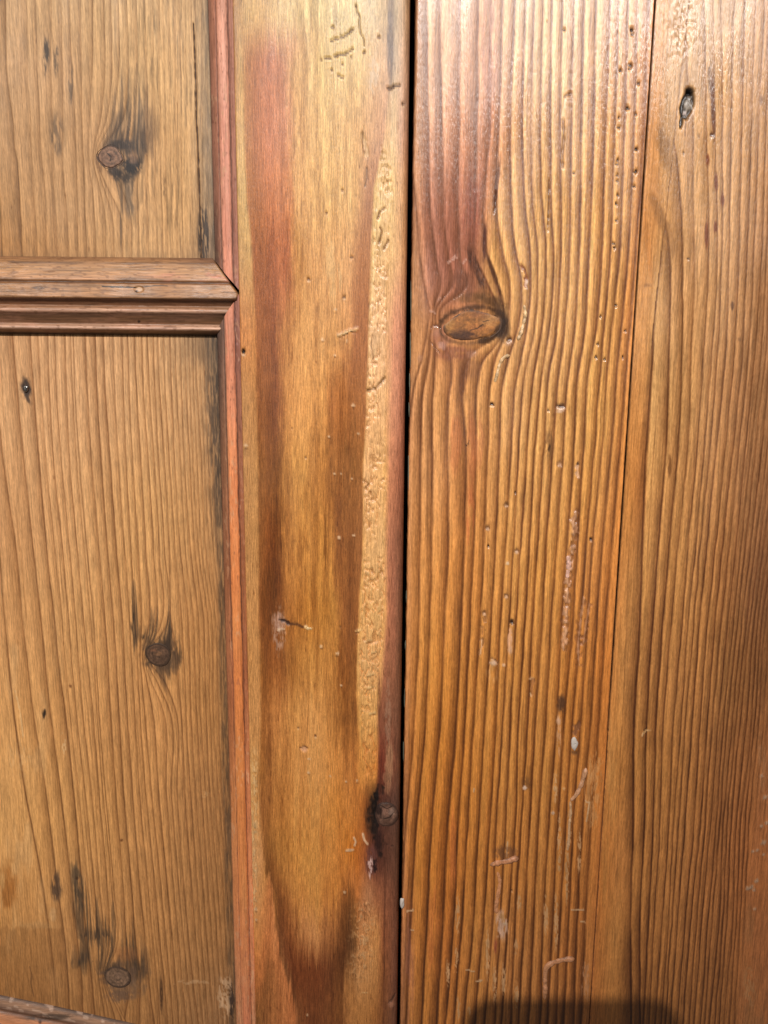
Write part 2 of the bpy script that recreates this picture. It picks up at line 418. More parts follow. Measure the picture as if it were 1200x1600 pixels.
# ================================================================== growth-ring lines traced from the photograph
def L(us, vs, **k): return dict(p=list(zip(us, vs)), **k)
PV = [545, 580, 720, 860, 980, 1022, 1065, 1100, 1240, 1380, 1480, 1527, 1575]
LOW = [
 L([-42, -36, -18, -2, 8, 12, 16, 20, 40, 66, 80, 85, 89], PV, s=1.0, w=1.6),
 L([-10, -8, 5, 25, 36, 41, 46, 50, 72, 89, 102, 106, 108], PV, s=.9, w=1.2),
 L([21, 24, 37, 52, 65, 69, 73, 77, 95, 111, 122, 127, 129], PV, s=1.0, w=1.4),
 L([48, 50, 61, 73, 86, 90, 95, 100, 115, 128, 137, 143, 147], PV, s=1.1, w=1.2),
 L([60, 62, 72, 86, 98, 101, 105, 108, 123, 137, 146, 149, 155], PV, s=.55, w=.7),
 L([75, 76, 84, 98, 108, 111, 115, 118, 133, 147, 154, 154, 162], PV, s=.9, w=.6),
 L([86, 87, 96, 109, 119, 122, 125, 128, 143, 155, 162, 158, 168], PV, s=.8, w=.6),
 L([102, 103, 109, 121, 132, 136, 140, 144, 155, 167, 170, 161, 175], PV, s=.9, w=.6),
 L([111, 112, 120, 132, 143, 146, 149, 151, 161, 174, 178, 163, 183], PV, s=.7, w=.5),
 L([115, 116, 124, 136, 147, 149, 152, 154, 165, 177, 182, 165, 187], PV, s=.8, w=.5),
 L([134, 135, 143, 155, 165, 168, 170, 172, 181, 192, 199, 206, 197], PV, s=.9, w=1.0),
 L([149, 150, 158, 168, 178, 181, 183, 185, 193, 205, 213, 219, 218], PV, s=1.1, w=1.2),
 L([162, 163, 172, 182, 192, 194, 196, 198, 207, 218, 228, 232, 238], PV, s=1.1, w=1.1),
 L([177, 178, 185, 195, 203, 205, 208, 210, 218, 231, 240, 245, 248], PV, s=.8, w=.7),
 L([191, 192, 197, 205, 212, 214, 216, 218, 228, 242, 251, 256, 260], PV, s=.9, w=.7),
 L([200, 201, 207, 216, 221, 219, 222, 225, 237, 251, 260, 265, 269], PV, s=.9, w=.7),
 L([211, 212, 220, 228, 232, 223, 230, 237, 248, 261, 270, 274, 278], PV, s=1.0, w=.8),
 L([222, 223, 232, 240, 241, 226, 237, 252, 260, 271, 280, 284, 289], PV, s=.8, w=.7),
 L([231, 232, 241, 249, 249, 228, 246, 262, 268, 279, 288, 293, 298], PV, s=.8, w=.7),
 L([240, 241, 248, 257, 258, 231, 258, 272, 277, 287, 296, 301, 307], PV, s=.9, w=.8),
 L([247, 248, 257, 265, 269, 277, 279, 282, 289, 299, 307, 311, 315], PV, s=.8, w=.8),
 L([256, 257, 265, 274, 285, 287, 289, 290, 298, 308, 316, 320, 324], PV, s=.8, w=.7),
 L([266, 267, 273, 282, 295, 296, 297, 298, 306, 317, 324, 328, 332], PV, s=.8, w=.8),
 L([274, 275, 282, 290, 303, 304, 306, 307, 315, 325, 332, 336, 340], PV, s=.7, w=.8),
 L([282, 283, 288, 298, 311, 312, 312, 313, 322, 333, 340, 343, 347], PV, s=.7, w=.8),
 L([289, 290, 297, 305, 319, 320, 321, 322, 328, 340, 347, 350, 354], PV, s=.7, w=.8),
 L([295, 296, 302, 311, 326, 327, 327, 328, 335, 348, 354, 357, 361], PV, s=.6, w=.8),
 L([301, 302, 308, 316, 332, 333, 333, 333, 342, 354, 360, 363, 367], PV, s=.6, w=.8),
 L([306, 307, 315, 322, 338, 339, 340, 341, 347, 359, 365, 368, 372], PV, s=.6, w=.8),
 L([312, 313, 320, 328, 343, 344, 345, 346, 353, 364, 370, 374, 378], PV, s=.6, w=.8),
 L([318, 319, 326, 334, 348, 349, 350, 351, 359, 369, 376, 380, 384], PV, s=.6, w=.8),
 L([324, 325, 332, 340, 354, 355, 356, 357, 365, 375, 382, 386, 390], PV, s=.6, w=.8),
]
UV_ = [0, 130, 190, 233, 250, 285, 330, 405]
UPP = [
 L([-30, -22, -14, -10, -8, -4, 0, 4], UV_, s=.8, w=1.2),
 L([8, 12, 20, 23, 26, 29, 31, 35], UV_, s=1.0, w=1.0),
 L([42, 44, 48, 49, 50, 52, 55, 58], UV_, s=.5, w=.5),
 L([55, 59, 62, 63, 65, 69, 71, 73], UV_, s=.6, w=.6),
 L([80, 80, 82, 83, 83, 84, 86, 90], UV_, s=.5, w=.8),
 L([95, 97, 98, 98, 98, 100, 104, 108], UV_, s=.6, w=.9),
 L([108, 113, 117, 118, 119, 120, 121, 122], UV_, s=.8, w=.6),
 L([125, 127, 128, 129, 130, 131, 133, 136], UV_, s=.8, w=.8),
 L([145, 143, 140, 138, 138, 143, 147, 150], UV_, s=.7, w=.7),
 L([162, 163, 156, 146, 146, 154, 163, 166], UV_, s=.7, w=.7),
 L([173, 173, 165, 149, 150, 160, 174, 179], UV_, s=.7, w=.6),
 L([185, 184, 174, 153, 153, 165, 186, 192], UV_, s=.7, w=.7),
 L([198, 199, 190, 160, 158, 185, 202, 206], UV_, s=.7, w=.6),
 L([213, 214, 210, 205, 215, 215, 216, 218], UV_, s=.6, w=.6),
 L([226, 230, 230, 230, 231, 231, 231, 233], UV_, s=.5, w=.6),
] + [L([239+i*8.4+math.sin(i*2.1)*1.5, 241+i*8.4, 242+i*8.3+math.sin(i*1.3), 243+i*8.2, 243+i*8.2, 244+i*8.1, 245+i*8.0, 247+i*8.0+math.sin(i*3)], UV_, s=.34+.14*math.sin(i*1.7), w=.6) for i in range(12)]
AV = [15, 215, 415, 555, 695, 835, 975, 1135, 1295, 1435, 1565]
def A_(pts, **k): return dict(p=[(b, a) for a, b in pts], **k)
def AR(us, **k): return L(us, AV, **k)
def lower(us): return list(zip([695, 835, 975, 1135, 1295, 1435, 1565], us))
BRA = [
 A_([(15, 628), (215, 634), (320, 650), (412, 657), (462, 666), (490, 671), (520, 667), (560, 659), (600, 648), (640, 641), (700, 637)]+[(835, 633), (975, 630), (1565, 612)], s=.8, w=.8),
 A_([(15, 666), (215, 669), (355, 674), (412, 682), (450, 687), (480, 679), (508, 676), (530, 672), (560, 671), (580, 667), (620, 660)]+lower([657, 656, 654, 647, 634, 626, 620]), s=.9, w=.9),
 A_([(15, 687), (215, 690), (355, 694), (400, 700), (450, 704), (480, 684), (508, 681), (530, 680), (560, 680), (580, 679), (625, 675)]+lower([675, 674, 671, 664, 650, 642, 636]), s=.9, w=1.0),
 A_([(15, 718), (215, 716), (355, 716), (407, 719), (455, 724), (480, 692), (508, 687), (530, 690), (560, 702), (580, 705), (625, 700)]+lower([699, 700, 694, 687, 674, 667, 660]), s=.9, w=1.1),
 A_([(15, 746), (215, 744), (355, 741), (405, 742), (432, 755), (465, 771), (490, 783), (508, 784), (530, 770), (552, 738), (575, 727), (612, 722)]+lower([727, 725, 720, 712, 699, 692, 684]), s=1.0, w=1.6),
 A_([(15, 767), (215, 764), (355, 756), (400, 762), (430, 772), (460, 781), (490, 788), (520, 786), (545, 770), (560, 757), (600, 746), (650, 743)]+lower([744, 740, 734, 726, 715, 709, 699]), s=1.0, w=1.0),
 A_([(15, 784), (130, 782), (215, 778), (320, 775), (355, 778), (400, 786), (437, 795), (475, 797), (520, 791), (562, 774), (600, 766)]+lower([762, 757, 750, 740, 730, 722, 712]), s=.9, w=.9),
 A_([(15, 804), (215, 797), (320, 799), (355, 801), (400, 807), (437, 814), (482, 814), (517, 807), (560, 794), (600, 785)]+lower([780, 775, 767, 757, 747, 740, 728]), s=.9, w=.8),
 A_([(15, 821), (215, 816), (320, 820), (400, 828), (480, 827), (520, 822), (550, 816), (590, 807)]+lower([799, 791, 782, 775, 765, 756, 745]), s=.9, w=.8),
 A_([(15, 834), (215, 830), (320, 832), (375, 838), (415, 840), (520, 834), (590, 819)]+lower([811, 804, 795, 785, 775, 770, 760]), s=.9, w=.7),
 A_([(15, 848), (215, 844), (320, 847), (375, 852), (415, 853), (520, 846), (590, 833)]+lower([824, 815, 806, 797, 790, 782, 775]), s=1.0, w=.7),
 A_([(15, 862), (215, 860), (320, 861), (415, 865), (520, 857), (590, 846)]+lower([836, 828, 820, 810, 805, 794, 786]), s=1.0, w=.7),
 A_([(15, 879), (215, 875), (415, 876), (520, 869), (590, 857)]+lower([850, 841, 832, 824, 814, 805, 800]), s=1.0, w=.8),
 A_([(15, 896), (215, 892), (415, 889), (520, 881), (590, 872)]+lower([864, 854, 847, 836, 827, 820, 812]), s=.9, w=.9),
 A_([(15, 912), (215, 908), (415, 904), (520, 897), (590, 887)]+lower([880, 871, 861, 852, 841, 834, 827]), s=.9, w=1.0),
 A_([(15, 931), (215, 927), (415, 919), (520, 913), (590, 902)]+lower([897, 887, 877, 870, 857, 849, 845]), s=1.0, w=.9),
 A_([(15, 953), (215, 945), (415, 939), (520, 930), (590, 918)]+lower([912, 903, 895, 881, 871, 864, 857]), s=.9, w=1.1),
 AR([966, 960, 952, 940, 929, 917, 907, 894, 884, 875, 870], s=.9, w=.9),
 AR([981, 975, 966, 951, 941, 927, 918, 907, 895, 889, 882], s=.9, w=1.0),
 AR([996, 990, 980, 966, 955, 942, 932, 922, 909, 902, 897], s=.9, w=1.0),
 AR([1013, 1006, 992, 980, 969, 957, 946, 935, 923, 915, 909], s=.8, w=1.0),
 AR([1034, 1024, 1010, 999, 990, 982, 974, 964, 950, 942, 934], s=.5, w=.8),
]
CRACK = [(1026, -60), (1023, 15), (1018, 110), (1012, 215), (1006, 320), (999, 415), (989, 555), (980, 695), (972, 835), (964, 975), (954, 1135), (940, 1295), (932, 1435), (924, 1565), (915, 1700)]
CRACK = [(534+489*(7547-v_)/7532, v_) for v_ in range(-60, 1720, 60)]
def BR(us, v0=0, **k):
    vs = AV[len(AV)-len(us):]; return L(us, vs, **k)
BRB = [
 L([1000, 984, 979, 972, 966, 962, 958], [695, 840, 975, 1135, 1295, 1435, 1565], s=.4, w=.4, v=(800, 1500)),
 L([1000, 1005, 1017, 1020, 1019, 1010, 1004, 1000, 990, 989, 985, 986], [250, 345, 395, 430, 555, 695, 835, 975, 1135, 1295, 1435, 1565], s=1.25, w=2.6, v=(330, 1700)),
 L([1008, 1012, 1025, 1036, 1045, 1045, 1041, 1030, 1020, 1010, 1007, 1000, 1000], [60, 250, 300, 335, 400, 555, 695, 835, 975, 1135, 1295, 1435, 1565], s=1.25, w=1.8, v=(250, 1700)),
 L([1047, 1040, 1044, 1055, 1062, 1066, 1065, 1060, 1047, 1036, 1025, 1020, 1014, 1007], [15, 100, 190, 237, 300, 415, 555, 695, 835, 975, 1135, 1295, 1435, 1565], s=1.15, w=1.7),
 L([1070, 1074, 1083, 1083, 1085, 1080, 1075, 1061, 1049, 1036, 1031, 1022, 1016], [15, 112, 212, 300, 415, 555, 695, 835, 975, 1135, 1295, 1435, 1565], s=.8, w=1.4),
 BR([1100, 1104, 1107, 1099, 1090, 1077, 1066, 1052, 1045, 1035, 1026], s=.9, w=.9),
 BR([1115, 1117, 1121, 1112, 1101, 1089, 1075, 1064, 1052, 1045, 1036], s=.8, w=.8),
 BR([1127, 1129, 1127, 1121, 1110, 1096, 1084, 1071, 1060, 1050, 1042], s=.9, w=.8),
 BR([1147, 1142, 1139, 1134, 1120, 1106, 1093, 1081, 1070, 1059, 1050], s=1.0, w=.8),
 BR([1164, 1159, 1154, 1147, 1134, 1120, 1106, 1094, 1084, 1071, 1061], s=1.0, w=.7),
 BR([1180, 1174, 1166, 1160, 1146, 1131, 1117, 1105, 1094, 1080, 1070], s=1.0, w=.8),
 BR([1194, 1185, 1177, 1169, 1155, 1142, 1127, 1113, 1101, 1089, 1079], s=.9, w=.9),
 BR([1205, 1197, 1189, 1179, 1165, 1152, 1137, 1122, 1110, 1097, 1087], s=1.0, w=.8),
 BR([1215, 1206, 1197, 1189, 1174, 1160, 1146, 1130, 1119, 1107, 1097], s=.9, w=.8),
 BR([1223, 1213, 1205, 1196, 1181, 1167, 1152, 1136, 1124, 1113, 1104], s=.9, w=.8),
 BR([1231, 1221, 1213, 1203, 1191, 1175, 1159, 1144, 1130, 1124, 1112], s=.9, w=.9),
 BR([1239, 1229, 1221, 1210, 1200, 1182, 1166, 1150, 1136, 1130, 1120], s=.9, w=.9),
 BR([1247, 1237, 1229, 1217, 1207, 1189, 1172, 1156, 1142, 1136, 1126], s=.9, w=.9),
 BR([1255, 1245, 1237, 1224, 1214, 1196, 1178, 1166, 1150, 1145, 1134], s=.9, w=.9),
 BR([1263, 1253, 1245, 1231, 1221, 1203, 1184, 1174, 1157, 1151, 1142], s=.9, w=.9),
 BR([1271, 1261, 1253, 1238, 1228, 1210, 1190, 1179, 1164, 1157, 1149], s=.9, w=.9),
 BR([1279, 1269, 1261, 1245, 1235, 1217, 1196, 1185, 1170, 1164, 1156], s=.7, w=.9),
] + [BR([1279+8*i, 1269+8*i, 1261+8*i, 1245+8*i, 1235+8*i, 1217+7*i, 1196+7*i, 1186+7*i, 1173+7*i, 1168+7*i, 1162+8*i], s=.45, w=.9) for i in range(1, 26)]

# ================================================================== panelled door
door = empty('panelled_door', (px_x(400, 1650), 0.0, float(unproj(400, 1600+MG)[1])))
door['label'] = 'old waxed pine panelled door with pink-stained mouldings, left of the dark gap'
door['category'] = 'door'; door['kind'] = 'thing'

def paint_upper(f):
    u, v = f.u, f.v
    f.obs = table(u, v, [0, 120, 220, 320, 405], [
        [(0, 188, 148, 104), (100, 198, 158, 110), (200, 208, 168, 118), (290, 206, 164, 112), (330, 178, 145, 108)],
        [(0, 184, 144, 102), (100, 190, 148, 104), (200, 202, 160, 108), (290, 210, 166, 112), (330, 178, 145, 106)],
        [(0, 180, 138, 94), (100, 184, 142, 98), (200, 188, 144, 98), (290, 208, 162, 106), (330, 165, 134, 98)],
        [(0, 172, 128, 82), (100, 184, 142, 98), (200, 192, 148, 100), (290, 204, 158, 104), (330, 150, 120, 86)],
        [(0, 165, 118, 70), (100, 182, 136, 88), (200, 192, 148, 98), (290, 196, 152, 102), (330, 140, 110, 80)]])
    dk, ph, hh = rings(f, UPP, 6.0, 1.1, 11, jit=.5, band=.55)
    f.obs *= np.array([1.04, 1.03, 1.0]); bands(f, .18)
    patchy = 0.65+0.75*fbm(u/40, v/90, 4)
    late = np.array([112, 74, 38.0])
    f.obs = mixc(f.obs, late, np.clip(dk*0.85*patchy, 0, 1))
    f.h += -0.10*dk+0.04*hh
    # fine grain of the right half
    fine = fbm(u/2.2, v/38, 23, 3); f.obs *= (1-0.20*sstep(0.5, 0.78, fine)*sstep(150, 240, u))[..., None]
    fibre_tone(f, 31, 0.05); pores(f, 41, 0.25, 0.82)
    # grey weathering, above and below the knot
    G = (66, 54, 44)
    f.streaks(72, 88, 6, 34, G, .85, 61, 1.8, 24, .35, .6); f.streaks(88, 92, 5, 30, G, .55, 62, 1.8, 20, .42, .6)
    f.streaks(110, 130, 6, 40, G, .5, 63, 2, 30, .45, .65); f.streaks(88, 212, 13, 40, G, .5, 64, 2.4, 24, .42, .66)
    K_ = (50, 41, 35)
    f.feather(194, 238, 34, 150, 26, K_, .8, 65, lean=.05); f.feather(214, 238, 17, 120, 30, K_, .85, 66, lean=.03); f.feather(234, 214, 12, 90, 40, (84, 62, 44), .6, 67)
    f.feather(176, 232, 22, 60, 10, (70, 56, 46), .7, 68, lean=.10); f.feather(196, 262, 26, 10, 60, K_, .7, 58)
    f.streaks(206, 258, 17, 18, (40, 33, 29), .95, 69, 2.5, 4.5, .30, .50); f.streaks(190, 276, 22, 10, (52, 42, 35), .8, 70, 3, 6, .35, .58, rot=20)
    f.streaks(203, 312, 9, 34, (95, 78, 60), .7, 71, 3, 30, .35, .6); f.streaks(190, 330, 3, 70, (100, 76, 52), .8, 77, 4, 60, .3, .6)
    f.blob(208, 246, 9, 11, (150, 112, 82), .6, seed=7); f.streaks(190, 226, 24, 9, (60, 48, 40), .85, 73, 3, 6, .3, .52); f.streaks(180, 268, 16, 8, (56, 44, 36), .8, 74, 3, 5, .34, .54, rot=25); f.streaks(154, 258, 5, 16, (120, 84, 54), .7, 59, 2, 10, .35, .6, rot=-14)
    f.streaks(256, 290, 6, 22, (120, 88, 55), .5, 72, 2, 10, .45, .65)
    r = slice(None)
    # check in the wood beside the moulding, and greyed edge
    ck = [(302, 36), (305, 110), (307, 190), (310, 250), (312, 320), (314, 405)]
    f.stroke(ck, 2.6, (62, 38, 26), .9, h=-0.6, rough=.5)
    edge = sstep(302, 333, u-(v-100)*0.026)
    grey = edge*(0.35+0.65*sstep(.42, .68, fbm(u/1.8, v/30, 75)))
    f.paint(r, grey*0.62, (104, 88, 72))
    f.streaks(318, 370, 12, 60, (52, 40, 32), .8, 76, 1.8, 20, .46, .62)
    top = sstep(384, 404, v)*(0.4+0.6*fbm(u/6, v/4, 78)); f.paint(r, top*0.25, (110, 84, 56))
    # faint plane marks across the grain
    f.h += 0.03*np.sin(v/5.3+2*fbm(u/80, v/60, 79))*fbm(u/60, v/50, 80)

def paint_lower(f):
    u, v = f.u, f.v
    f.obs = table(u, v, [520, 640, 800, 960, 1120, 1280, 1430, 1600], [
        [(0, 178, 134, 90), (120, 188, 144, 98), (240, 190, 146, 98), (320, 168, 130, 86), (370, 130, 102, 70)],
        [(0, 184, 140, 94), (120, 190, 145, 98), (240, 190, 145, 95), (320, 176, 134, 88), (370, 150, 112, 72)],
        [(0, 176, 130, 84), (120, 184, 138, 88), (240, 184, 138, 84), (330, 170, 125, 76), (370, 150, 110, 70)],
        [(0, 172, 126, 78), (120, 178, 132, 80), (240, 176, 128, 76), (335, 160, 114, 66), (370, 140, 100, 62)],
        [(0, 172, 126, 74), (120, 168, 122, 72), (240, 168, 120, 70), (340, 148, 104, 58), (380, 125, 88, 54)],
        [(0, 168, 124, 72), (120, 160, 116, 66), (240, 155, 110, 63), (345, 132, 92, 52), (380, 115, 80, 48)],
        [(0, 150, 106, 58), (120, 148, 106, 62), (240, 142, 100, 57), (350, 120, 84, 48), (380, 105, 74, 44)],
        [(0, 122, 82, 44), (120, 124, 86, 48), (240, 122, 85, 48), (350, 112, 80, 50), (380, 100, 72, 46)]])
    f.obs *= np.interp(v, [500, 900, 1300, 1600], [1.07, 1.09, 1.12, 1.14])[..., None]*np.array([1.02, 1.01, 1.0])
    dk, ph, hh = rings(f, LOW, 4.4, 1.2, 12, jit=.35, band=.5)
    bands(f, .2)
    late = np.array([116, 70, 34.0])*(1-0.24*sstep(600, 1500, v))[..., None]
    f.obs = mixc(f.obs, late, np.clip(dk*.80, 0, 1))
    f.h += -0.035*dk
    fibre_tone(f, 32, 0.045); pores(f, 42, 0.25, 0.84)
    # scuffed, paler left side; old varnish edge lower left
    sc_ = sstep(.5, .7, fbm(u/22, v/70, 81))*(1-sstep(40, 130, u))*sstep(820, 1000, v); f.paint(slice(None), sc_*0.30, (190, 150, 100))
    vb = (v > 0)*sstep(1446, 1452, v+(noise(u/9, v/60, 82)-.5)*10)*(1-sstep(92, 106, u)); f.paint(slice(None), vb*0.30, (112, 72, 36))
    f.blob(14, 1388, 14, 34, (140, 84, 34), .75, seed=9, rough=.5); f.blob(4, 1376, 5, 14, (186, 142, 86), .6, seed=10)
    f.blob(82, 1430, 6, 12, (178, 136, 88), .7, h=.05, seed=12, rough=.6); f.blob(60, 1446, 30, 6, (164, 122, 74), .45, seed=13, rough=.6)
    f.streaks(30, 1180, 26, 40, (190, 150, 100), .4, 83, 3, 12, .5, .7); f.streaks(100, 1160, 5, 26, (196, 158, 108), .7, 84, 2, 8, .5, .65)
    f.stroke([(24, 1080), (31, 1110), (36, 1150)], 2.5, (198, 162, 112), .55, rough=.9)
    f.stroke([(46, 1510), (50, 1525), (48, 1535), (53, 1558)], 2.2, (92, 60, 34), .6, rough=.8)
    # weathering round the knots
    G = (62, 46, 34)
    K_ = (44, 34, 26)
    f.feather(209, 990, 8, 84, 50, K_, .9, 85); f.feather(224, 996, 8, 50, 20, K_, .75, 86); f.feather(256, 1018, 30, 100, 60, K_, .95, 87, lean=.05); f.feather(262, 1036, 22, 30, 46, (66, 48, 34), .8, 88)
    f.blob(249, 1022, 27, 23, (62, 46, 33), .9, seed=63, rough=.5, ns=(4, 6)); f.blob(258, 1034, 20, 20, (92, 68, 46), .65, seed=61, rough=.6, ns=(3, 9))
    f.streaks(88, 1385, 10, 26, G, .75, 92, 2.6, 20, .34, .58); f.streaks(122, 1385, 11, 46, (70, 56, 40), .7, 93, 2.4, 22, .36, .6, rot=-8)
    K_ = (52, 41, 31)
    f.feather(148, 1462, 28, 110, 24, K_, .9, 94, lean=-.30); f.feather(128, 1500, 18, 40, 26, K_, .85, 95); f.feather(190, 1514, 42, 110, 28, K_, .92, 96, lean=-.08); f.feather(214, 1520, 24, 50, 34, (66, 50, 36), .7, 97)
    f.blob(187, 1525, 29, 21, (82, 61, 45), .85, seed=64, rough=.5, ns=(5, 5)); f.blob(200, 1544, 26, 18, (104, 78, 56), .6, seed=62, rough=.6, ns=(5, 7)); f.streaks(188, 1556, 26, 12, (92, 68, 50), .7, 99, 3, 5, .38, .56)
    f.blob(196, 1492, 22, 12, (128, 78, 44), .35, seed=14)
    f.streaks(252, 1556, 3, 34, (60, 38, 22), .8, 100, 2, 22, .3, .55)
    # nail stain and specks
    f.blob(40, 606, 8, 17, (44, 34, 29), .92, h=-.25, rot=-8, seed=15, rough=.4, ns=(3, 7)); f.blob(44, 624, 3, 10, (62, 46, 34), .8, rot=-20, seed=16)
    f.blob(69, 1116, 3, 8, (40, 30, 22), .95, h=-.3, rot=8, seed=17, rough=.3)
    f.blob(110, 1072, 2.5, 3, (100, 58, 28), .9, seed=18); f.blob(190, 1313, 2.5, 2.5, (100, 60, 30), .9, seed=19)
    f.blob(120, 1373, 3, 3, (62, 42, 26), .9, h=-.2, seed=20)
    # grime along the moulding
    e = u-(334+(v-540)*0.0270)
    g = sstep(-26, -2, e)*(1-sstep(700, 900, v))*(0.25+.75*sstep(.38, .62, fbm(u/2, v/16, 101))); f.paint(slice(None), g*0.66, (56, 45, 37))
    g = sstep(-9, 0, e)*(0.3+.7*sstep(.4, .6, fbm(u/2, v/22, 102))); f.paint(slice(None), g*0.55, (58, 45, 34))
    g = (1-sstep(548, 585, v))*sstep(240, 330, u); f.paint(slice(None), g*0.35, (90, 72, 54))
    f.streaks(352, 1556, 14, 40, (168, 134, 98), .75, 103, 4, 6, .46, .58); f.streaks(362, 1570, 5, 30, (40, 30, 24), .8, 104, 2, 12, .4, .6)
    f.streaks(300, 1535, 40, 5, (170, 134, 94), .5, 105, 10, 3, .55, .7); f.streaks(320, 1242, 10, 6, (176, 136, 90), .5, 106, 6, 3, .5, .65)
    f.h += 0.025*np.sin(v/6.1+2*fbm(u/70, v/60, 107))*fbm(u/60, v/50, 108)

RAIL_V = (402, 524)
zu = span(-5, 440, DV, MG, 0, Y_PANEL); XF = px_x(-6, 1605, Y_PANEL); xs = np.concatenate([np.linspace(XF-0.22, XF, 110)[:-1], xcols(XF, X_PN_R+0.004, DU)])
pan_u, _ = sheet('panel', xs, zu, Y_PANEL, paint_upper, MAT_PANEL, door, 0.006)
pan_u['label'] = 'upper panel with one large round knot'
zl = span(490, 1605, DV, 0, MG, Y_PANEL)
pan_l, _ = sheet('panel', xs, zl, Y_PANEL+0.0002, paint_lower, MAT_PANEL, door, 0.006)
pan_l['label'] = 'lower panel with two knots and a nail'

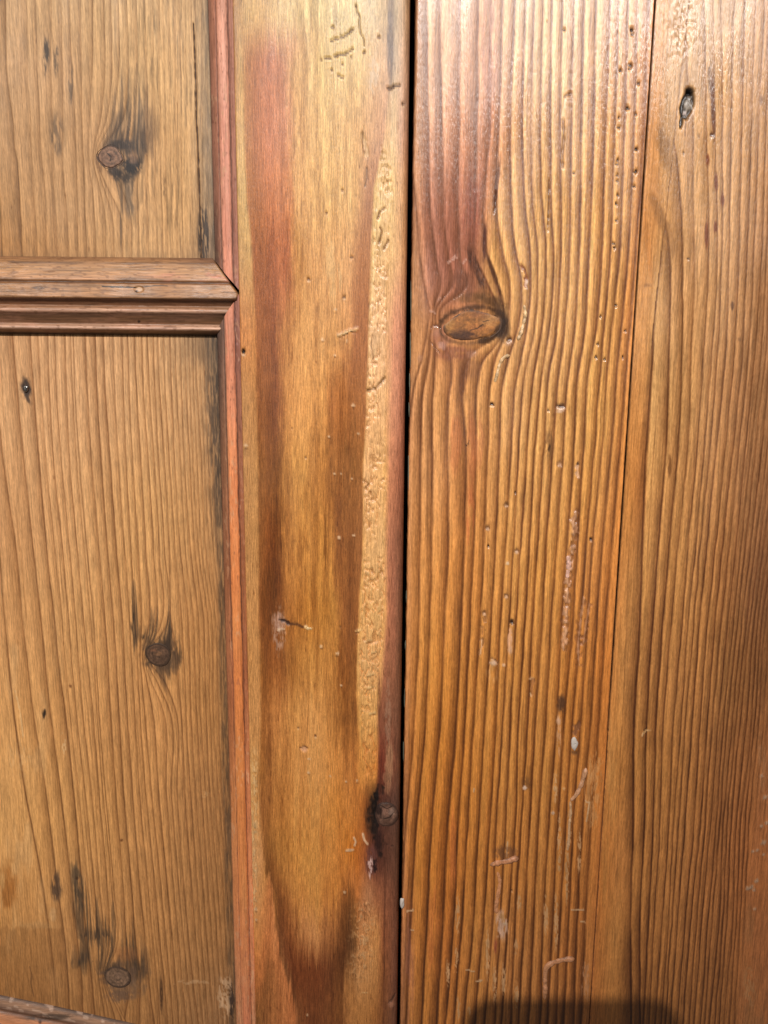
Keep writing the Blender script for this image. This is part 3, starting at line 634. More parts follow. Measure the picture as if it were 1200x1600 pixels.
# ---- stile
SV = [20, 100, 200, 300, 400, 520, 640, 740, 860, 960, 1040, 1120, 1200, 1260, 1340, 1400, 1460, 1520, 1590]
STILE = [
 [(364, 172, 126, 82), (374, 184, 142, 92), (386, 198, 158, 100), (410, 204, 162, 106), (440, 208, 172, 116), (462, 215, 184, 128), (505, 222, 195, 140), (545, 218, 192, 140), (570, 212, 184, 138), (592, 205, 176, 136), (606, 190, 160, 126), (611, 138, 114, 96), (619, 178, 148, 118), (628, 190, 150, 116), (640, 176, 130, 96)],
 [(366, 176, 128, 86), (376, 192, 152, 98), (386, 172, 116, 72), (400, 168, 106, 68), (420, 190, 120, 84), (442, 190, 126, 90), (458, 210, 162, 110), (505, 222, 190, 130), (560, 222, 188, 130), (592, 214, 174, 136), (607, 196, 156, 126), (612, 152, 128, 112), (620, 190, 156, 128), (628, 196, 152, 122), (639, 170, 124, 98)],
 [(369, 192, 150, 98), (379, 196, 156, 102), (384, 170, 116, 70), (398, 162, 100, 62), (420, 188, 118, 82), (446, 188, 124, 86), (460, 204, 154, 100), (510, 215, 175, 115), (552, 214, 170, 116), (580, 205, 160, 120), (600, 196, 148, 114), (604, 205, 164, 122), (614, 216, 178, 134), (627, 190, 142, 116), (637, 165, 115, 90)],
 [(371, 188, 152, 98), (383, 192, 156, 102), (387, 164, 106, 58), (398, 158, 98, 54), (420, 182, 112, 70), (452, 192, 126, 80), (464, 200, 150, 95), (510, 206, 162, 102), (556, 202, 158, 104), (574, 172, 122, 88), (582, 168, 118, 84), (586, 210, 175, 118), (612, 212, 172, 116), (625, 204, 152, 108), (635, 172, 118, 82)],
 [(374, 184, 144, 92), (391, 188, 150, 94), (397, 152, 92, 50), (412, 148, 88, 46), (428, 164, 96, 52), (448, 186, 112, 66), (466, 192, 140, 80), (510, 206, 156, 96), (545, 202, 152, 96), (564, 168, 112, 66), (577, 170, 116, 72), (581, 212, 178, 118), (604, 214, 174, 116), (622, 208, 158, 108), (634, 184, 128, 86)],
 [(376, 188, 128, 70), (398, 190, 132, 72), (402, 154, 98, 52), (415, 148, 92, 50), (430, 146, 88, 46), (442, 182, 126, 66), (470, 200, 150, 85), (520, 206, 156, 90), (545, 190, 136, 76), (558, 162, 106, 60), (574, 164, 108, 60), (577, 214, 175, 115), (601, 216, 176, 116), (616, 202, 138, 98), (633, 172, 112, 80)],
 [(379, 180, 136, 78), (399, 184, 134, 76), (403, 140, 88, 42), (416, 136, 84, 40), (434, 136, 82, 40), (444, 178, 122, 60), (462, 206, 150, 80), (500, 200, 145, 75), (520, 166, 106, 50), (545, 150, 96, 46), (570, 158, 104, 54), (573, 212, 166, 100), (601, 220, 176, 110), (612, 198, 136, 94), (631, 160, 98, 68)],
 [(381, 168, 128, 74), (401, 166, 122, 66), (405, 134, 88, 42), (418, 130, 82, 38), (434, 116, 72, 28), (444, 162, 112, 52), (470, 190, 140, 70), (500, 180, 125, 60), (528, 140, 90, 40), (545, 140, 92, 44), (565, 150, 100, 50), (568, 215, 170, 105), (602, 206, 162, 92), (609, 190, 126, 84), (630, 140, 84, 58)],
 [(383, 162, 122, 68), (402, 162, 118, 62), (406, 124, 78, 36), (420, 130, 74, 28), (432, 94, 50, 15), (445, 166, 112, 50), (480, 186, 131, 60), (510, 180, 125, 55), (528, 132, 82, 36), (545, 130, 82, 38), (565, 142, 92, 45), (568, 214, 168, 96), (599, 214, 170, 100), (607, 168, 112, 76), (629, 116, 74, 50)],
 [(385, 166, 122, 64), (402, 164, 116, 60), (407, 124, 74, 32), (420, 106, 60, 22), (432, 108, 60, 22), (446, 150, 96, 42), (480, 166, 111, 45), (520, 166, 116, 50), (536, 130, 80, 35), (548, 124, 76, 32), (558, 132, 82, 36), (562, 210, 162, 88), (600, 212, 164, 92), (607, 164, 108, 72), (628, 106, 70, 48)],
 [(387, 160, 116, 58), (403, 156, 111, 56), (409, 124, 78, 32), (420, 118, 70, 28), (434, 124, 74, 32), (456, 152, 102, 44), (490, 174, 124, 58), (524, 168, 116, 54), (538, 128, 78, 32), (548, 120, 74, 30), (556, 124, 78, 32), (559, 210, 162, 90), (594, 212, 164, 94), (602, 148, 98, 66), (627, 106, 70, 46)],
 [(389, 166, 121, 64), (403, 152, 107, 56), (410, 132, 84, 38), (420, 142, 92, 44), (434, 166, 112, 56), (456, 178, 128, 64), (490, 186, 136, 72), (520, 166, 116, 56), (538, 124, 78, 32), (548, 118, 74, 30), (556, 122, 76, 30), (561, 206, 156, 80), (588, 202, 154, 80), (594, 122, 76, 50), (626, 104, 70, 48)],
 [(391, 164, 128, 74), (402, 152, 110, 58), (408, 126, 82, 36), (420, 130, 84, 38), (440, 166, 116, 56), (460, 182, 131, 68), (490, 190, 140, 75), (525, 172, 118, 56), (545, 146, 94, 42), (554, 148, 94, 40), (562, 182, 126, 58), (568, 192, 134, 62), (587, 182, 122, 52), (594, 92, 38, 22), (625, 104, 70, 48)],
 [(393, 166, 128, 74), (404, 156, 112, 60), (409, 122, 78, 36), (420, 134, 88, 40), (440, 156, 106, 48), (460, 172, 122, 60), (490, 180, 131, 66), (525, 166, 112, 48), (545, 156, 102, 44), (556, 150, 96, 40), (566, 136, 82, 32), (574, 96, 54, 22), (583, 38, 24, 13), (592, 60, 36, 26), (624, 82, 58, 44)],
 [(395, 172, 132, 82), (410, 156, 112, 64), (414, 118, 78, 36), (424, 128, 86, 38), (440, 146, 101, 45), (460, 166, 117, 54), (490, 175, 126, 60), (525, 163, 108, 48), (545, 152, 94, 33), (556, 146, 86, 30), (566, 132, 76, 34), (574, 110, 62, 34), (583, 74, 40, 28), (594, 66, 38, 26), (623, 86, 58, 40)],
 [(396, 168, 122, 72), (415, 156, 110, 58), (420, 100, 64, 28), (430, 114, 72, 31), (445, 138, 93, 42), (464, 156, 108, 51), (490, 166, 116, 55), (525, 160, 106, 46), (545, 152, 96, 42), (558, 140, 86, 40), (568, 138, 92, 54), (576, 140, 98, 62), (588, 120, 76, 46), (600, 110, 68, 43), (622, 90, 58, 40)],
 [(398, 158, 108, 56), (424, 154, 100, 54), (429, 110, 70, 32), (438, 102, 62, 28), (452, 112, 67, 31), (468, 136, 91, 48), (490, 150, 105, 59), (520, 126, 81, 40), (542, 98, 61, 26), (554, 100, 65, 30), (564, 148, 103, 59), (576, 150, 106, 59), (590, 148, 103, 54), (599, 108, 64, 36), (621, 92, 60, 42)],
 [(399, 140, 86, 42), (432, 160, 104, 58), (438, 104, 68, 36), (448, 90, 50, 24), (462, 85, 45, 20), (480, 85, 45, 20), (500, 85, 45, 20), (524, 78, 45, 20), (540, 74, 44, 20), (551, 92, 63, 34), (558, 142, 103, 59), (574, 142, 102, 57), (588, 134, 94, 50), (599, 100, 60, 30), (620, 92, 60, 44)],
 [(400, 100, 65, 30), (458, 148, 94, 52), (463, 94, 58, 30), (470, 88, 52, 25), (480, 85, 48, 22), (492, 85, 48, 22), (505, 85, 49, 22), (522, 85, 50, 22), (534, 92, 57, 26), (540, 118, 79, 40), (556, 130, 90, 46), (572, 128, 88, 44), (588, 115, 75, 36), (599, 90, 55, 28), (619, 86, 58, 42)],
]
def paint_stile(f):
    u0, v0 = f.u, f.v
    # edges of the stains wander along the fibres
    du = (1-.7*sstep(1380, 1450, v0))*(fbm(u0/14, v0/60, 120, 3)-.5)*7+(fbm(u0/2.0, v0/22, 121, 3)-.5)*9
    mid = sstep(405, 425, u0)*(1-sstep(545, 560, u0))
    f.obs = table(u0+du*(0.25+mid), v0+(fbm(u0/2.4, v0/70, 122, 2)-.5)*0, SV, STILE)
    u, v = u0, v0
    bow = ((u0-492)/62.0)**2*55*sstep(1280, 1400, v0)*mid
    fib = (fbm(u0/2.4, v0/120, 125, 3)-.5)*56*np.clip(mid+.15, 0, 1)
    f.obs = shift_rows(f.obs, v0, np.clip(bow, 0, 60)+fib)
    f.obs *= np.stack([1.045+0*v0, 1.015-.03*sstep(300, 500, v0), .93+.04*sstep(300, 600, v0)], -1)*np.interp(v0, [0, 60, 280, 450, 900, 1250, 1600], [.99, 1.0, 1.06, 1.02, 1.02, 1.07, 1.10])[..., None]
    f.paint(slice(None), (1-sstep(399, 405, u0-(v0-700)*.012))*sstep(560, 700, v0)*(1-sstep(1120, 1220, v0))*.6, (192, 134, 76))
    gs = sstep(604, 612, u0+(v0-500)*.012)*(1-sstep(700, 900, v0)); f.obs *= (1+gs[..., None]*np.array([.02, .055, .07]))
    # figure: soft darker flames in the middle
    fl = fbm(u/7.5, v/130, 123, 3); tone(f, -0.13*mid*sstep(.48, .72, fl)+0.06*mid*sstep(.55, .8, 1-fl))
    fl = fbm(u/3.2, v/45, 124, 3); tone(f, 0.12*(fl-.5)*2*mid)
    fibre_tone(f, 33, 0.07, 1.5, 30); pores(f, 43, 0.30, 0.78, 1.5, 12)
    f.streaks(468, 860, 26, 40, (120, 66, 22), .35, 130, 3, 40, .5, .68); f.streaks(508, 850, 3, 60, (96, 52, 16), .6, 131, 1.6, 40, .4, .6)
    f.streaks(425, 900, 10, 60, (84, 42, 12), .5, 132, 3, 40, .4, .6); f.streaks(420, 930, 16, 60, (96, 54, 20), .4, 133, 3, 40, .4, .6)
    f.streaks(500, 690, 22, 60, (150, 92, 38), .4, 134, 4, 60, .45, .65); f.streaks(550, 700, 18, 60, (126, 80, 36), .4, 135, 3, 50, .45, .65)
    f.streaks(520, 420, 20, 60, (226, 186, 124), .4, 136, 4, 40, .45, .65)
    f.streaks(610, 60, 7, 70, (112, 92, 80), .7, 137, 2, 40, .4, .6); f.streaks(585, 120, 12, 40, (226, 196, 160), .6, 138, 3, 12, .45, .65)
    f.streaks(615, 950, 6, 130, (166, 98, 68), .35, 139, 4, 90, .3, .6)
    f.streaks(606, 1120, 6, 70, (150, 112, 84), .55, 140, 2.4, 8, .4, .6); f.streaks(610, 1195, 8, 40, (160, 116, 80), .7, 141, 5, 40, .3, .6)
    f.stroke([(608, 1168), (603, 1215), (606, 1240)], 9, (142, 98, 66), .6, h=.2, seed=5)
    # gnawed, resinous strip: pitted relief
    r = f.rows(180, 1560); uu, vv = u[r], v[r]
    lft = np.interp(vv, [180, 300, 400, 520, 640, 740, 860, 960, 1040, 1120, 1200, 1300], [596, 588, 583, 578, 574, 569, 569, 563, 560, 562, 568, 572])
    rgt = np.interp(vv, [180, 300, 400, 520, 640, 740, 860, 960, 1040, 1120, 1200, 1300], [612, 612, 606, 603, 602, 603, 601, 600, 594, 589, 588, 588])
    rag = (fbm(uu/4, vv/9, 158)-.5)*9
    inside = sstep(-2, 3, uu-lft+rag)*sstep(-2, 3, rgt-uu+rag)*sstep(230, 300, vv)*(1-sstep(1185, 1240, vv))
    act = sstep(.42, .6, fbm(uu/26, vv/70, 150, 2)+np.interp(vv, [200, 260, 330, 420, 560, 620, 700, 780, 900, 1000, 1100], [0, .06, .12, .22, .24, .25, .22, .14, .12, .12, .10])*np.interp(vv, [380, 560, 600], [1, 1, 1]))
    wx = uu+(fbm(uu/9, vv/9, 151)-.5)*16; wy = vv+(fbm(uu/9, vv/9, 152)-.5)*16
    rid = np.abs(noise(wx/7.0, wy/9.5, 153)-.5)*2
    rid2 = np.abs(noise(wx/3.4, wy/4.2, 154)-.5)*2
    gv = (1-sstep(.05, .32, rid))*0.75+(1-sstep(.05, .35, rid2))*0.14
    f.h[r] += inside*.22-inside*act*gv*1.0+inside*0.30*(fbm(uu/7, vv/12, 155)-.5)
    tone(f, -0.34*inside*act*sstep(.45, 1.05, gv), r)
    f.obs[r] *= (1+0.09*inside*act*(1-sstep(.1, .5, gv)))[..., None]  # crests lightened: highlights put into the colour
    f.obs[r] *= (1+inside[..., None]*np.array([.02, .035, .12])); f.wear[r] += inside*0.2
    # frayed wood near the bottom, right of the dark flame
    fr = np.exp(-((uu-568-(vv-1450)*-0.10)/17)**2)*sstep(1390, 1430, vv)*(1-sstep(1500, 1548, vv))
    n = noise(wx/3.0, wy/3.6, 156); f.h[r] += fr*(n-.5)*0.9; f.paint(r, fr*sstep(.58, .75, n)*.55, (186, 146, 98)); f.paint(r, fr*sstep(.62, .8, 1-n)*.4, (86, 54, 26))
    # left pale strip flaking
    r = f.rows(1150, 1440); uu, vv = u[r], v[r]
    m = np.exp(-((uu-398)/5)**2)*sstep(1150, 1200, vv)*(1-sstep(1400, 1440, vv))*sstep(.45, .65, noise(uu/2.5, vv/4, 157)); f.paint(r, m*.55, (206, 170, 118)); f.h[r] += m*.25
    # scratches, pits and worm marks
    D = (104, 70, 40); P = (226, 186, 134)
    for pts, wd in (([(517, 65), (526, 61), (535, 59), (544, 53), (553, 45)], 3.4), ([(523, 88), (532, 86), (541, 84), (552, 76)], 3.4), ([(508, 91), (517, 91)], 3), ([(556, 8), (558, 20), (562, 26), (562, 44), (564, 55), (568, 60), (569, 72)], 2.6), ([(528, 118), (536, 122)], 2.6)):
        f.stroke(pts, wd, D, .85, h=-.55, rough=.5); f.stroke([(a, b+3.2) for a, b in pts], 2.0, (238, 212, 160), .5, h=.08, rough=.6)
    for a, b, c in ((520, 43, 3), (592, 58, 3), (502, 93, 2.2), (549, 90, 2), (569, 82, 3), (535, 101, 2), (518, 110, 1.8), (630, 162, 3.4), (535, 297, 2.2), (510, 333, 2.4), (482, 436, 3), (549, 402, 3), (538, 464, 3), (372, 481, 2.6), (478, 714, 1.8), (456, 668, 1.6), (493, 1150, 2.6), (466, 1137, 2), (532, 980, 1.6)):
        f.blob(a, b, c, c*.9, (98, 62, 34), .85, h=-.5, seed=int(a)); f.blob(a, b+c*1.4, c*.8, c*.5, P, .5, seed=int(b))
    f.blob(380, 549, 3.4, 4, (22, 15, 10), 1, h=-1.5, seed=22, rough=.3); f.blob(381, 555, 3, 2, (214, 180, 138), .6)
    f.stroke([(605, 138), (611, 139), (615, 135), (625, 133)], 4, (86, 56, 36), .9, h=-.7); f.stroke([(612, 142), (613, 160), (612, 230)], 4, (226, 190, 144), .5, rough=.5)
    f.stroke([(569, 198), (567, 214), (571, 228), (573, 244)], 6, (214, 176, 124), .6, h=-.35, rough=.6); f.stroke([(566, 204), (566, 222), (569, 240)], 2, (120, 82, 48), .7, h=-.3)
    f.stroke([(573, 262), (573, 278), (571, 290)], 3, (112, 84, 62), .6, h=-.2); f.stroke([(598, 238), (601, 260), (606, 272), (605, 298)], 7, (206, 168, 118), .5, h=-.45, rough=.8)
    f.stroke([(590, 342), (594, 330), (602, 325)], 4, (130, 88, 50), .8, h=-.6); f.stroke([(592, 380), (597, 362), (594, 356)], 4, (126, 86, 48), .8, h=-.6); f.stroke([(600, 388), (607, 376)], 4, (126, 86, 48), .7, h=-.6)
    f.stroke([(574, 610), (586, 608), (597, 596), (601, 590)], 4.5, (132, 92, 50), .75, h=-.7); f.stroke([(580, 910), (590, 905), (592, 896), (598, 892)], 4, (150, 106, 54), .6, h=-.6)
    f.stroke([(582, 524), (580, 540), (584, 562)], 3, (140, 104, 70), .6, h=-.3); f.stroke([(571, 762), (577, 756), (567, 750)], 3, (140, 96, 52), .7, h=-.5)
    for a, b, w_ in ((556, 986, 10), (571, 1003, 9), (575, 1055, 8), (576, 1075, 8), (578, 1115, 8), (580, 1020, 7)):
        f.stroke([(a, b), (a+w_, b-2)], 4, (226, 186, 122), .6, h=.3, round_=True); f.stroke([(a, b+3), (a+w_, b+1)], 2.2, (116, 74, 34), .7, h=-.4)
    for a, b, c in ((552, 633, 3.6), (514, 682, 2), (560, 678, 2.6), (523, 740, 2), (533, 740, 1.6), (550, 748, 1.6), (530, 840, 2.6), (553, 836, 2.6), (527, 1021, 3.4), (502, 1010, 2.4), (533, 1071, 2.2), (524, 484, 3), (504, 531, 3), (542, 533, 2.4), (523, 555, 2), (483, 1186, 2.6), (482, 1207, 2), (516, 1213, 2), (541, 1221, 2.4), (558, 1220, 2.4), (538, 1394, 2.6), (400, 1420, 3), (400, 1437, 2.4), (480, 1586, 2), (384, 696, 3.4)):
        f.blob(a, b, c, c*.8, (226, 186, 140), .8, h=.10, rough=.6, seed=int(a+b)); f.blob(a+.5, b+c*1.3, c, c*.45, (92, 54, 26), .5, seed=int(a))
    f.stroke([(527, 525), (537, 521), (545, 517), (559, 514)], 4, (226, 182, 122), .75, h=.35, round_=True); f.stroke([(527, 528), (545, 520), (559, 517)], 2, (120, 78, 40), .6, h=-.2)
    for p in ([(541, 1329), (552, 1328)], [(553, 1309), (556, 1315), (554, 1321)], [(567, 1302), (569, 1312), (574, 1318)]): f.stroke(p, 3.6, (226, 186, 142), .85, h=.3, round_=True)
    # scuffed dent with a bruise to its right
    f.streaks(436, 985, 13, 42, (186, 148, 124), .6, 160, 2.4, 12, .46, .66); f.blob(437, 972, 10, 16, (176, 138, 116), .55, h=-.25, seed=25, rough=.6, wear=.12)
    f.stroke([(437, 968), (446, 972), (451, 974)], 4.5, (44, 26, 20), .9, h=-.6, rough=.6); f.stroke([(450, 974), (462, 976), (472, 979)], 6, (74, 44, 26), .75, rough=.4)
    f.stroke([(434, 984), (444, 983)], 3.4, (224, 190, 150), .7, h=.25); f.stroke([(477, 979), (482, 982), (488, 982)], 4.5, (232, 192, 132), .85, h=.35, round_=True)
    f.blob(475, 1171, 6.5, 4.5, (204, 150, 108), .9, h=-.45, rot=15, seed=26, rough=.2); f.stroke([(469, 1168), (476, 1166), (481, 1169)], 2.4, (96, 58, 28), .8, h=-.2)
    # bruise, burnt notch and frayed wood round the edge knot
    f.stroke([(594, 1232), (588, 1246), (581, 1262), (579, 1280), (584, 1296), (592, 1312), (594, 1334)], 11, (30, 19, 13), .92, h=-.35, rough=.55, seed=161, soft=.7); f.stroke([(590, 1240), (587, 1262), (590, 1290)], 9, (22, 14, 10), .9, rough=.6, seed=162); f.streaks(576, 1278, 8, 26, (70, 40, 20), .7, 160, 3, 14, .35, .56); f.streaks(592, 1316, 6, 30, (48, 26, 20), .8, 159, 4, 20, .28, .5)
    f.streaks(594, 1215, 4, 46, (84, 42, 26), .75, 163, 4, 40, .2, .5); f.streaks(592, 1090, 3, 60, (98, 54, 34), .6, 164, 3, 40, .3, .55)
    f.streaks(580, 1345, 11, 28, (92, 54, 44), .8, 165, 3, 8, .32, .54); f.streaks(579, 1356, 6, 20, (198, 164, 146), .8, 166, 2.0, 9, .50, .62)
    f.streaks(586, 1352, 5, 14, (38, 22, 18), .9, 167, 2.4, 7, .42, .56)
    f.blob(588, 1268, 6, 20, None, 1, h=-.7, seed=27)
    f.stroke([(597, 1330), (601, 1318), (615, 1322)], 2, (60, 36, 26), .7, h=-.3)
    f.stroke([(607, 1568), (613, 1562), (617, 1556)], 3.6, (60, 38, 26), .8, h=-.5); f.blob(612, 1570, 6, 5, (142, 96, 70), .6, h=.2)
    f.stroke([(602, 1355), (601, 1420), (600, 1600)], 2.4, (74, 42, 26), .55, h=-.25)
    f.stroke([(563, 1552), (570, 1551), (575, 1550)], 2, (200, 156, 100), .6, h=.15)
    # slow waviness of the hand-planed face
    f.h += 0.16*(fbm(u/28, v/160, 168, 2)-.5)+0.05*(fbm(u/3.2, v/50, 169, 2)-.5)
    f.wear += 0.06

zs = span(-5, 1605, DV, MG, MG, 0.0)
t = np.linspace(0, 1, int((X_ST_R(0)-X_ST_L)/(DU*S)))
xst = X_ST_L+(X_ST_R(zs)[:, None]-X_ST_L)*t[None, :]
stile, _ = sheet('stile', xst, zs, Y_STILE, paint_stile, MAT_STILE, door, 0.024, fil=(0.0008, 0.0036))

# ---- upright mouldings between panel and stile
MP_S = [0, .015, .05, .26, .32, .345, .37, .46, .58, .70, .76, .785, .82, .93, 1.0]
MP_H = [-.2, 1.6, 2.3, 5.2, 5.7, 5.35, 6.3, 7.3, 7.8, 7.5, 6.9, 6.5, 7.2, 7.7, 7.3]
X_ML = px_x(328, 100, Y_PANEL); X_MR = X_ST_L+0.0003
def upright_moulding(v0, v1, m0, m1, diag, seed):
    s = np.linspace(0, 1, 76)
    z = span(v0, v1, 2.4, m0, m1, Y_PANEL-0.005)
    X = np.broadcast_to(X_ML+(X_MR-X_ML)*s, (len(z), len(s))).copy()
    zt = (z-z[-1])/(z[0]-z[-1])                     # 1 at the top, 0 at the bottom
    Z = np.broadcast_to(z[:, None], X.shape).copy()
    # mitred end at the rail
    if diag == 'bottom': Z = Z - (s[None, :]*47*S)*np.clip(1-zt[:, None]*6, 0, 1)
    else: Z = Z + (s[None, :]*57*S)*np.clip(1-(1-zt[:, None])*8, 0, 1)
    h = np.interp(s, MP_S, MP_H)[None, :]+0*Z
    h = h+0.22*(noise(Z*1100, X*0+s*9, seed)-.5)*(s > .03)*(s < .97)*0.5
    u, v = proj(X, Y_PANEL-h*0.001, Z)
    f = Field(u, v); f.X, f.Z = X, Z
    A3 = [0, 200, 430, 520, 640, 760, 900, 1080, 1250, 1380, 1480, 1600]
    ss = np.broadcast_to(s, u.shape)+.05*(fbm(v/16, s[None, :]*4+v*0, seed+8)-.5)
    def col(*c): return np.stack([np.interp(v, A3, [x[k] for x in c]) for k in range(3)], -1)
    b1 = col((178, 118, 90), (174, 116, 90), (150, 106, 86), (128, 96, 80), (140, 98, 80), (148, 98, 78), (152, 96, 72), (160, 98, 72), (180, 116, 78), (190, 122, 84), (188, 122, 90), (162, 110, 86))
    b2 = col((220, 158, 128), (218, 152, 124), (214, 142, 112), (208, 136, 106), (218, 138, 106), (224, 138, 98), (230, 142, 92), (230, 142, 90), (224, 140, 88), (206, 130, 84), (194, 124, 88), (164, 100, 78))
    b3 = col((170, 116, 92), (164, 112, 90), (158, 106, 86), (148, 98, 82), (148, 96, 78), (150, 92, 70), (152, 92, 64), (152, 92, 66), (172, 108, 78), (180, 114, 82), (178, 114, 86), (158, 106, 82))
    m12 = sstep(.37, .43, ss); m23 = sstep(.72, .77, ss)
    f.obs = b1*(1-m12[..., None])+b2*m12[..., None]
    f.obs = f.obs*(1-m23[..., None])+b3*m23[..., None]
    f.obs *= np.stack([1.03+0*v, 1.02+0*v, 1-.13*sstep(450, 750, v)], -1)
    f.obs *= (1+.16*(fbm(ss*14, v/60, seed+1)-.5)+.10*(fbm(ss*40, v/14, seed+2)-.5))[..., None]
    wr_ = fbm(ss*5, v/70, seed+9)-.5; f.obs *= 1+wr_[..., None]*np.array([.14, .22, .26])
    ch = sstep(.60, .72, fbm(ss*9, v/11, seed+10))*sstep(.45, .6, fbm(ss*2, v/90, seed+11)); f.paint(slice(None), ch*.45, (206, 158, 116))
    # darker quirk lines and foot, scuffs on the corner
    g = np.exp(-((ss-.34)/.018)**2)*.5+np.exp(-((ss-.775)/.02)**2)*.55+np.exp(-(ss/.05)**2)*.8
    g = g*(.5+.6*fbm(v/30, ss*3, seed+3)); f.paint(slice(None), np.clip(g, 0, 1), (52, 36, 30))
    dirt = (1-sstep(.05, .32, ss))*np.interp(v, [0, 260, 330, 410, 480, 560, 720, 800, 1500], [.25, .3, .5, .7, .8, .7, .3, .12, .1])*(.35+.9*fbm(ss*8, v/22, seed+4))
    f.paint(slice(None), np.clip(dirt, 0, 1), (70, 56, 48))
    sp = sstep(.66, .74, noise(ss*16, v/4.2, seed+5))*sstep(.45, .6, fbm(ss*3, v/60, seed+6)); f.paint(slice(None), sp*.35*sstep(.7, .85, ss)*np.interp(v, [380, 470, 560, 700, 800], [.3, 1, 1, .6, .2]), (206, 168, 160))
    sp = sstep(.86, .90, noise(ss*18, v/6.0, seed+7)); f.paint(slice(None), sp*.35, (92, 52, 40))
    Y = Y_PANEL-h*0.001
    return grid_mesh('moulding', X, Y, Z, f.colour(), f.wear, MAT_MOULD, door)
z_up = unproj(350, 405, Y_PANEL-0.005)
mu1 = upright_moulding(-5, 407, MG, 0, 'bottom', 201)
mu2 = upright_moulding(521, 1605, 0, MG, 'top', 202)

# ---- horizontal moulded rail with a pointed mitre
RP = [(402, -.2), (404, 2.0), (407, 3.6), (410, 4.2), (437, 7.4), (439, 7.3), (441, 6.6), (443, 7.6), (465, 8.6), (467, 8.2), (468.5, 7.0), (473, 5.9), (478.5, 4.7), (480, 5.9), (483, 6.8), (486, 6.9), (489, 6.4), (491, 5.4), (498, 4.0), (507.5, 2.6), (509.2, 4.0), (512, 4.7), (515, 4.5), (517.5, 3.4), (519.5, 2.0), (521, .8), (523, -.2)]
vr = np.concatenate([np.linspace(a[0], b[0], max(int((b[0]-a[0])/0.9), 2), endpoint=False) for a, b in zip(RP[:-1], RP[1:])]+[[523.0]])
hr = np.interp(vr, [p[0] for p in RP], [p[1] for p in RP])
hr = np.convolve(np.pad(hr, 2, 'edge'), [.1, .22, .36, .22, .1], 'valid')
zr = np.array([float(unproj(200, a, Y_PANEL-b*.001)[1]) for a, b in zip(vr, hr)])
uend = np.interp(vr, [402, 409, 458, 466, 492, 514, 523], [332, 336, 370.5, 369, 358, 344, 337])
xend = np.array([px_x(a, b, Y_PANEL-c*.001) for a, b, c in zip(uend, vr+1.6, hr)])
t = np.concatenate([np.linspace(0, .64, 70)[:-1], np.linspace(.64, 1, 250)])
X = X_PN_L+(xend[:, None]-X_PN_L)*t[None, :]; Z = np.broadcast_to(zr[:, None], X.shape).copy()
VR = np.broadcast_to(vr[:, None], X.shape)
H = np.broadcast_to(hr[:, None], X.shape)+0
UU, VV = proj(X, Y_PANEL-H*.001, Z)
H = H+0.20*(fbm(UU/34, VR/9, 211)-.5)+0.10*(fbm(UU/9, VR/3, 212)-.5)
f = Field(UU, VR.copy())
prof = lambda *c: np.stack([np.interp(VR, [402, 409, 420, 436, 441, 446, 465, 469, 480, 486, 494, 504, 511, 518, 523], [x[k] for x in c]) for k in range(3)], -1)
f.obs = prof((124, 88, 58), (146, 104, 66), (164, 120, 78), (178, 130, 90), (120, 78, 46), (160, 114, 72), (156, 112, 74), (120, 78, 50), (146, 104, 72), (202, 156, 122), (118, 82, 54), (116, 80, 52), (202, 158, 126), (148, 108, 78), (60, 44, 32))  # coves darker, beads lighter: shade and highlights put into the colour
f.obs *= np.where(VR < 466, 1.08, 1.0)[..., None]
f.obs *= (1+.26*(fbm(UU/70, VR/2.6, 213)-.5)+.16*(fbm(UU/14, VR/1.5, 214)-.5))[..., None]
f.obs *= (1-.22*sstep(.5, .7, fbm(UU/110, VR/4.0, 215))*sstep(406, 412, VR)*(1-sstep(464, 468, VR)))[..., None]
rr = slice(None)
pk = sstep(.46, .66, fbm(UU/26, VR/6, 216))*sstep(200, 320, UU)*sstep(414, 424, VR)*(1-sstep(438, 446, VR)); f.paint(rr, pk*.7, (196, 122, 100))
pk = sstep(.4, .6, fbm(UU/50, VR/8, 217))*sstep(476, 484, VR); f.paint(rr, pk*.15, (196, 138, 116))
gm = np.exp(-((VR-441)/1.6)**2)*(.35+.8*fbm(UU/40, VR/3, 218))+np.exp(-((VR-411+(UU-200)*.004)/1.6)**2)*.6*sstep(.4, .6, fbm(UU/30, VR/9, 219)); f.paint(rr, np.clip(gm, 0, 1)*.75, (64, 42, 26))
f.stroke([(160, 448), (190, 448.5), (212, 449)], 2.6, (36, 24, 17), .95, rough=.5); f.stroke([(222, 448), (245, 446), (262, 446)], 1.8, (44, 28, 18), .8, rough=.5)
f.streaks(62, 451, 14, 4, (86, 56, 34), .8, 221, 6, 2, .4, .6); f.streaks(86, 453, 8, 3, (96, 62, 38), .7, 222, 6, 2, .4, .6)
f.blob(217, 452, 6.5, 5, (205, 164, 122), .9, seed=28, rough=.6); f.blob(213, 455, 2.4, 2.4, (40, 26, 18), .9)
f.blob(312, 450, 12, 6, (188, 140, 98), .7, seed=29); f.blob(318, 446, 6, 3, (150, 104, 68), .6); f.blob(217, 502, 2.4, 2.4, (36, 22, 16), .95)
dk = sstep(250, 330, UU)*(1-sstep(406, 416, VR)); f.paint(rr, dk*.4, (104, 72, 60))
sp = sstep(.72, .8, noise(UU/7, VR/1.8, 223)); f.paint(rr, sp*.35, (96, 62, 40))
H = np.where(np.hypot((UU-217)/7, (VR-452)/5) < 1, H-.5, H)
col = f.colour(); Y = Y_PANEL-H*.001
X = np.concatenate([X, X[:, -1:]+.0001], 1); Z = np.concatenate([Z, Z[:, -1:]], 1)
Y = np.concatenate([Y, np.full((len(vr), 1), Y_PANEL)], 1); col = np.concatenate([col, col[:, -1:]*.6], 1)
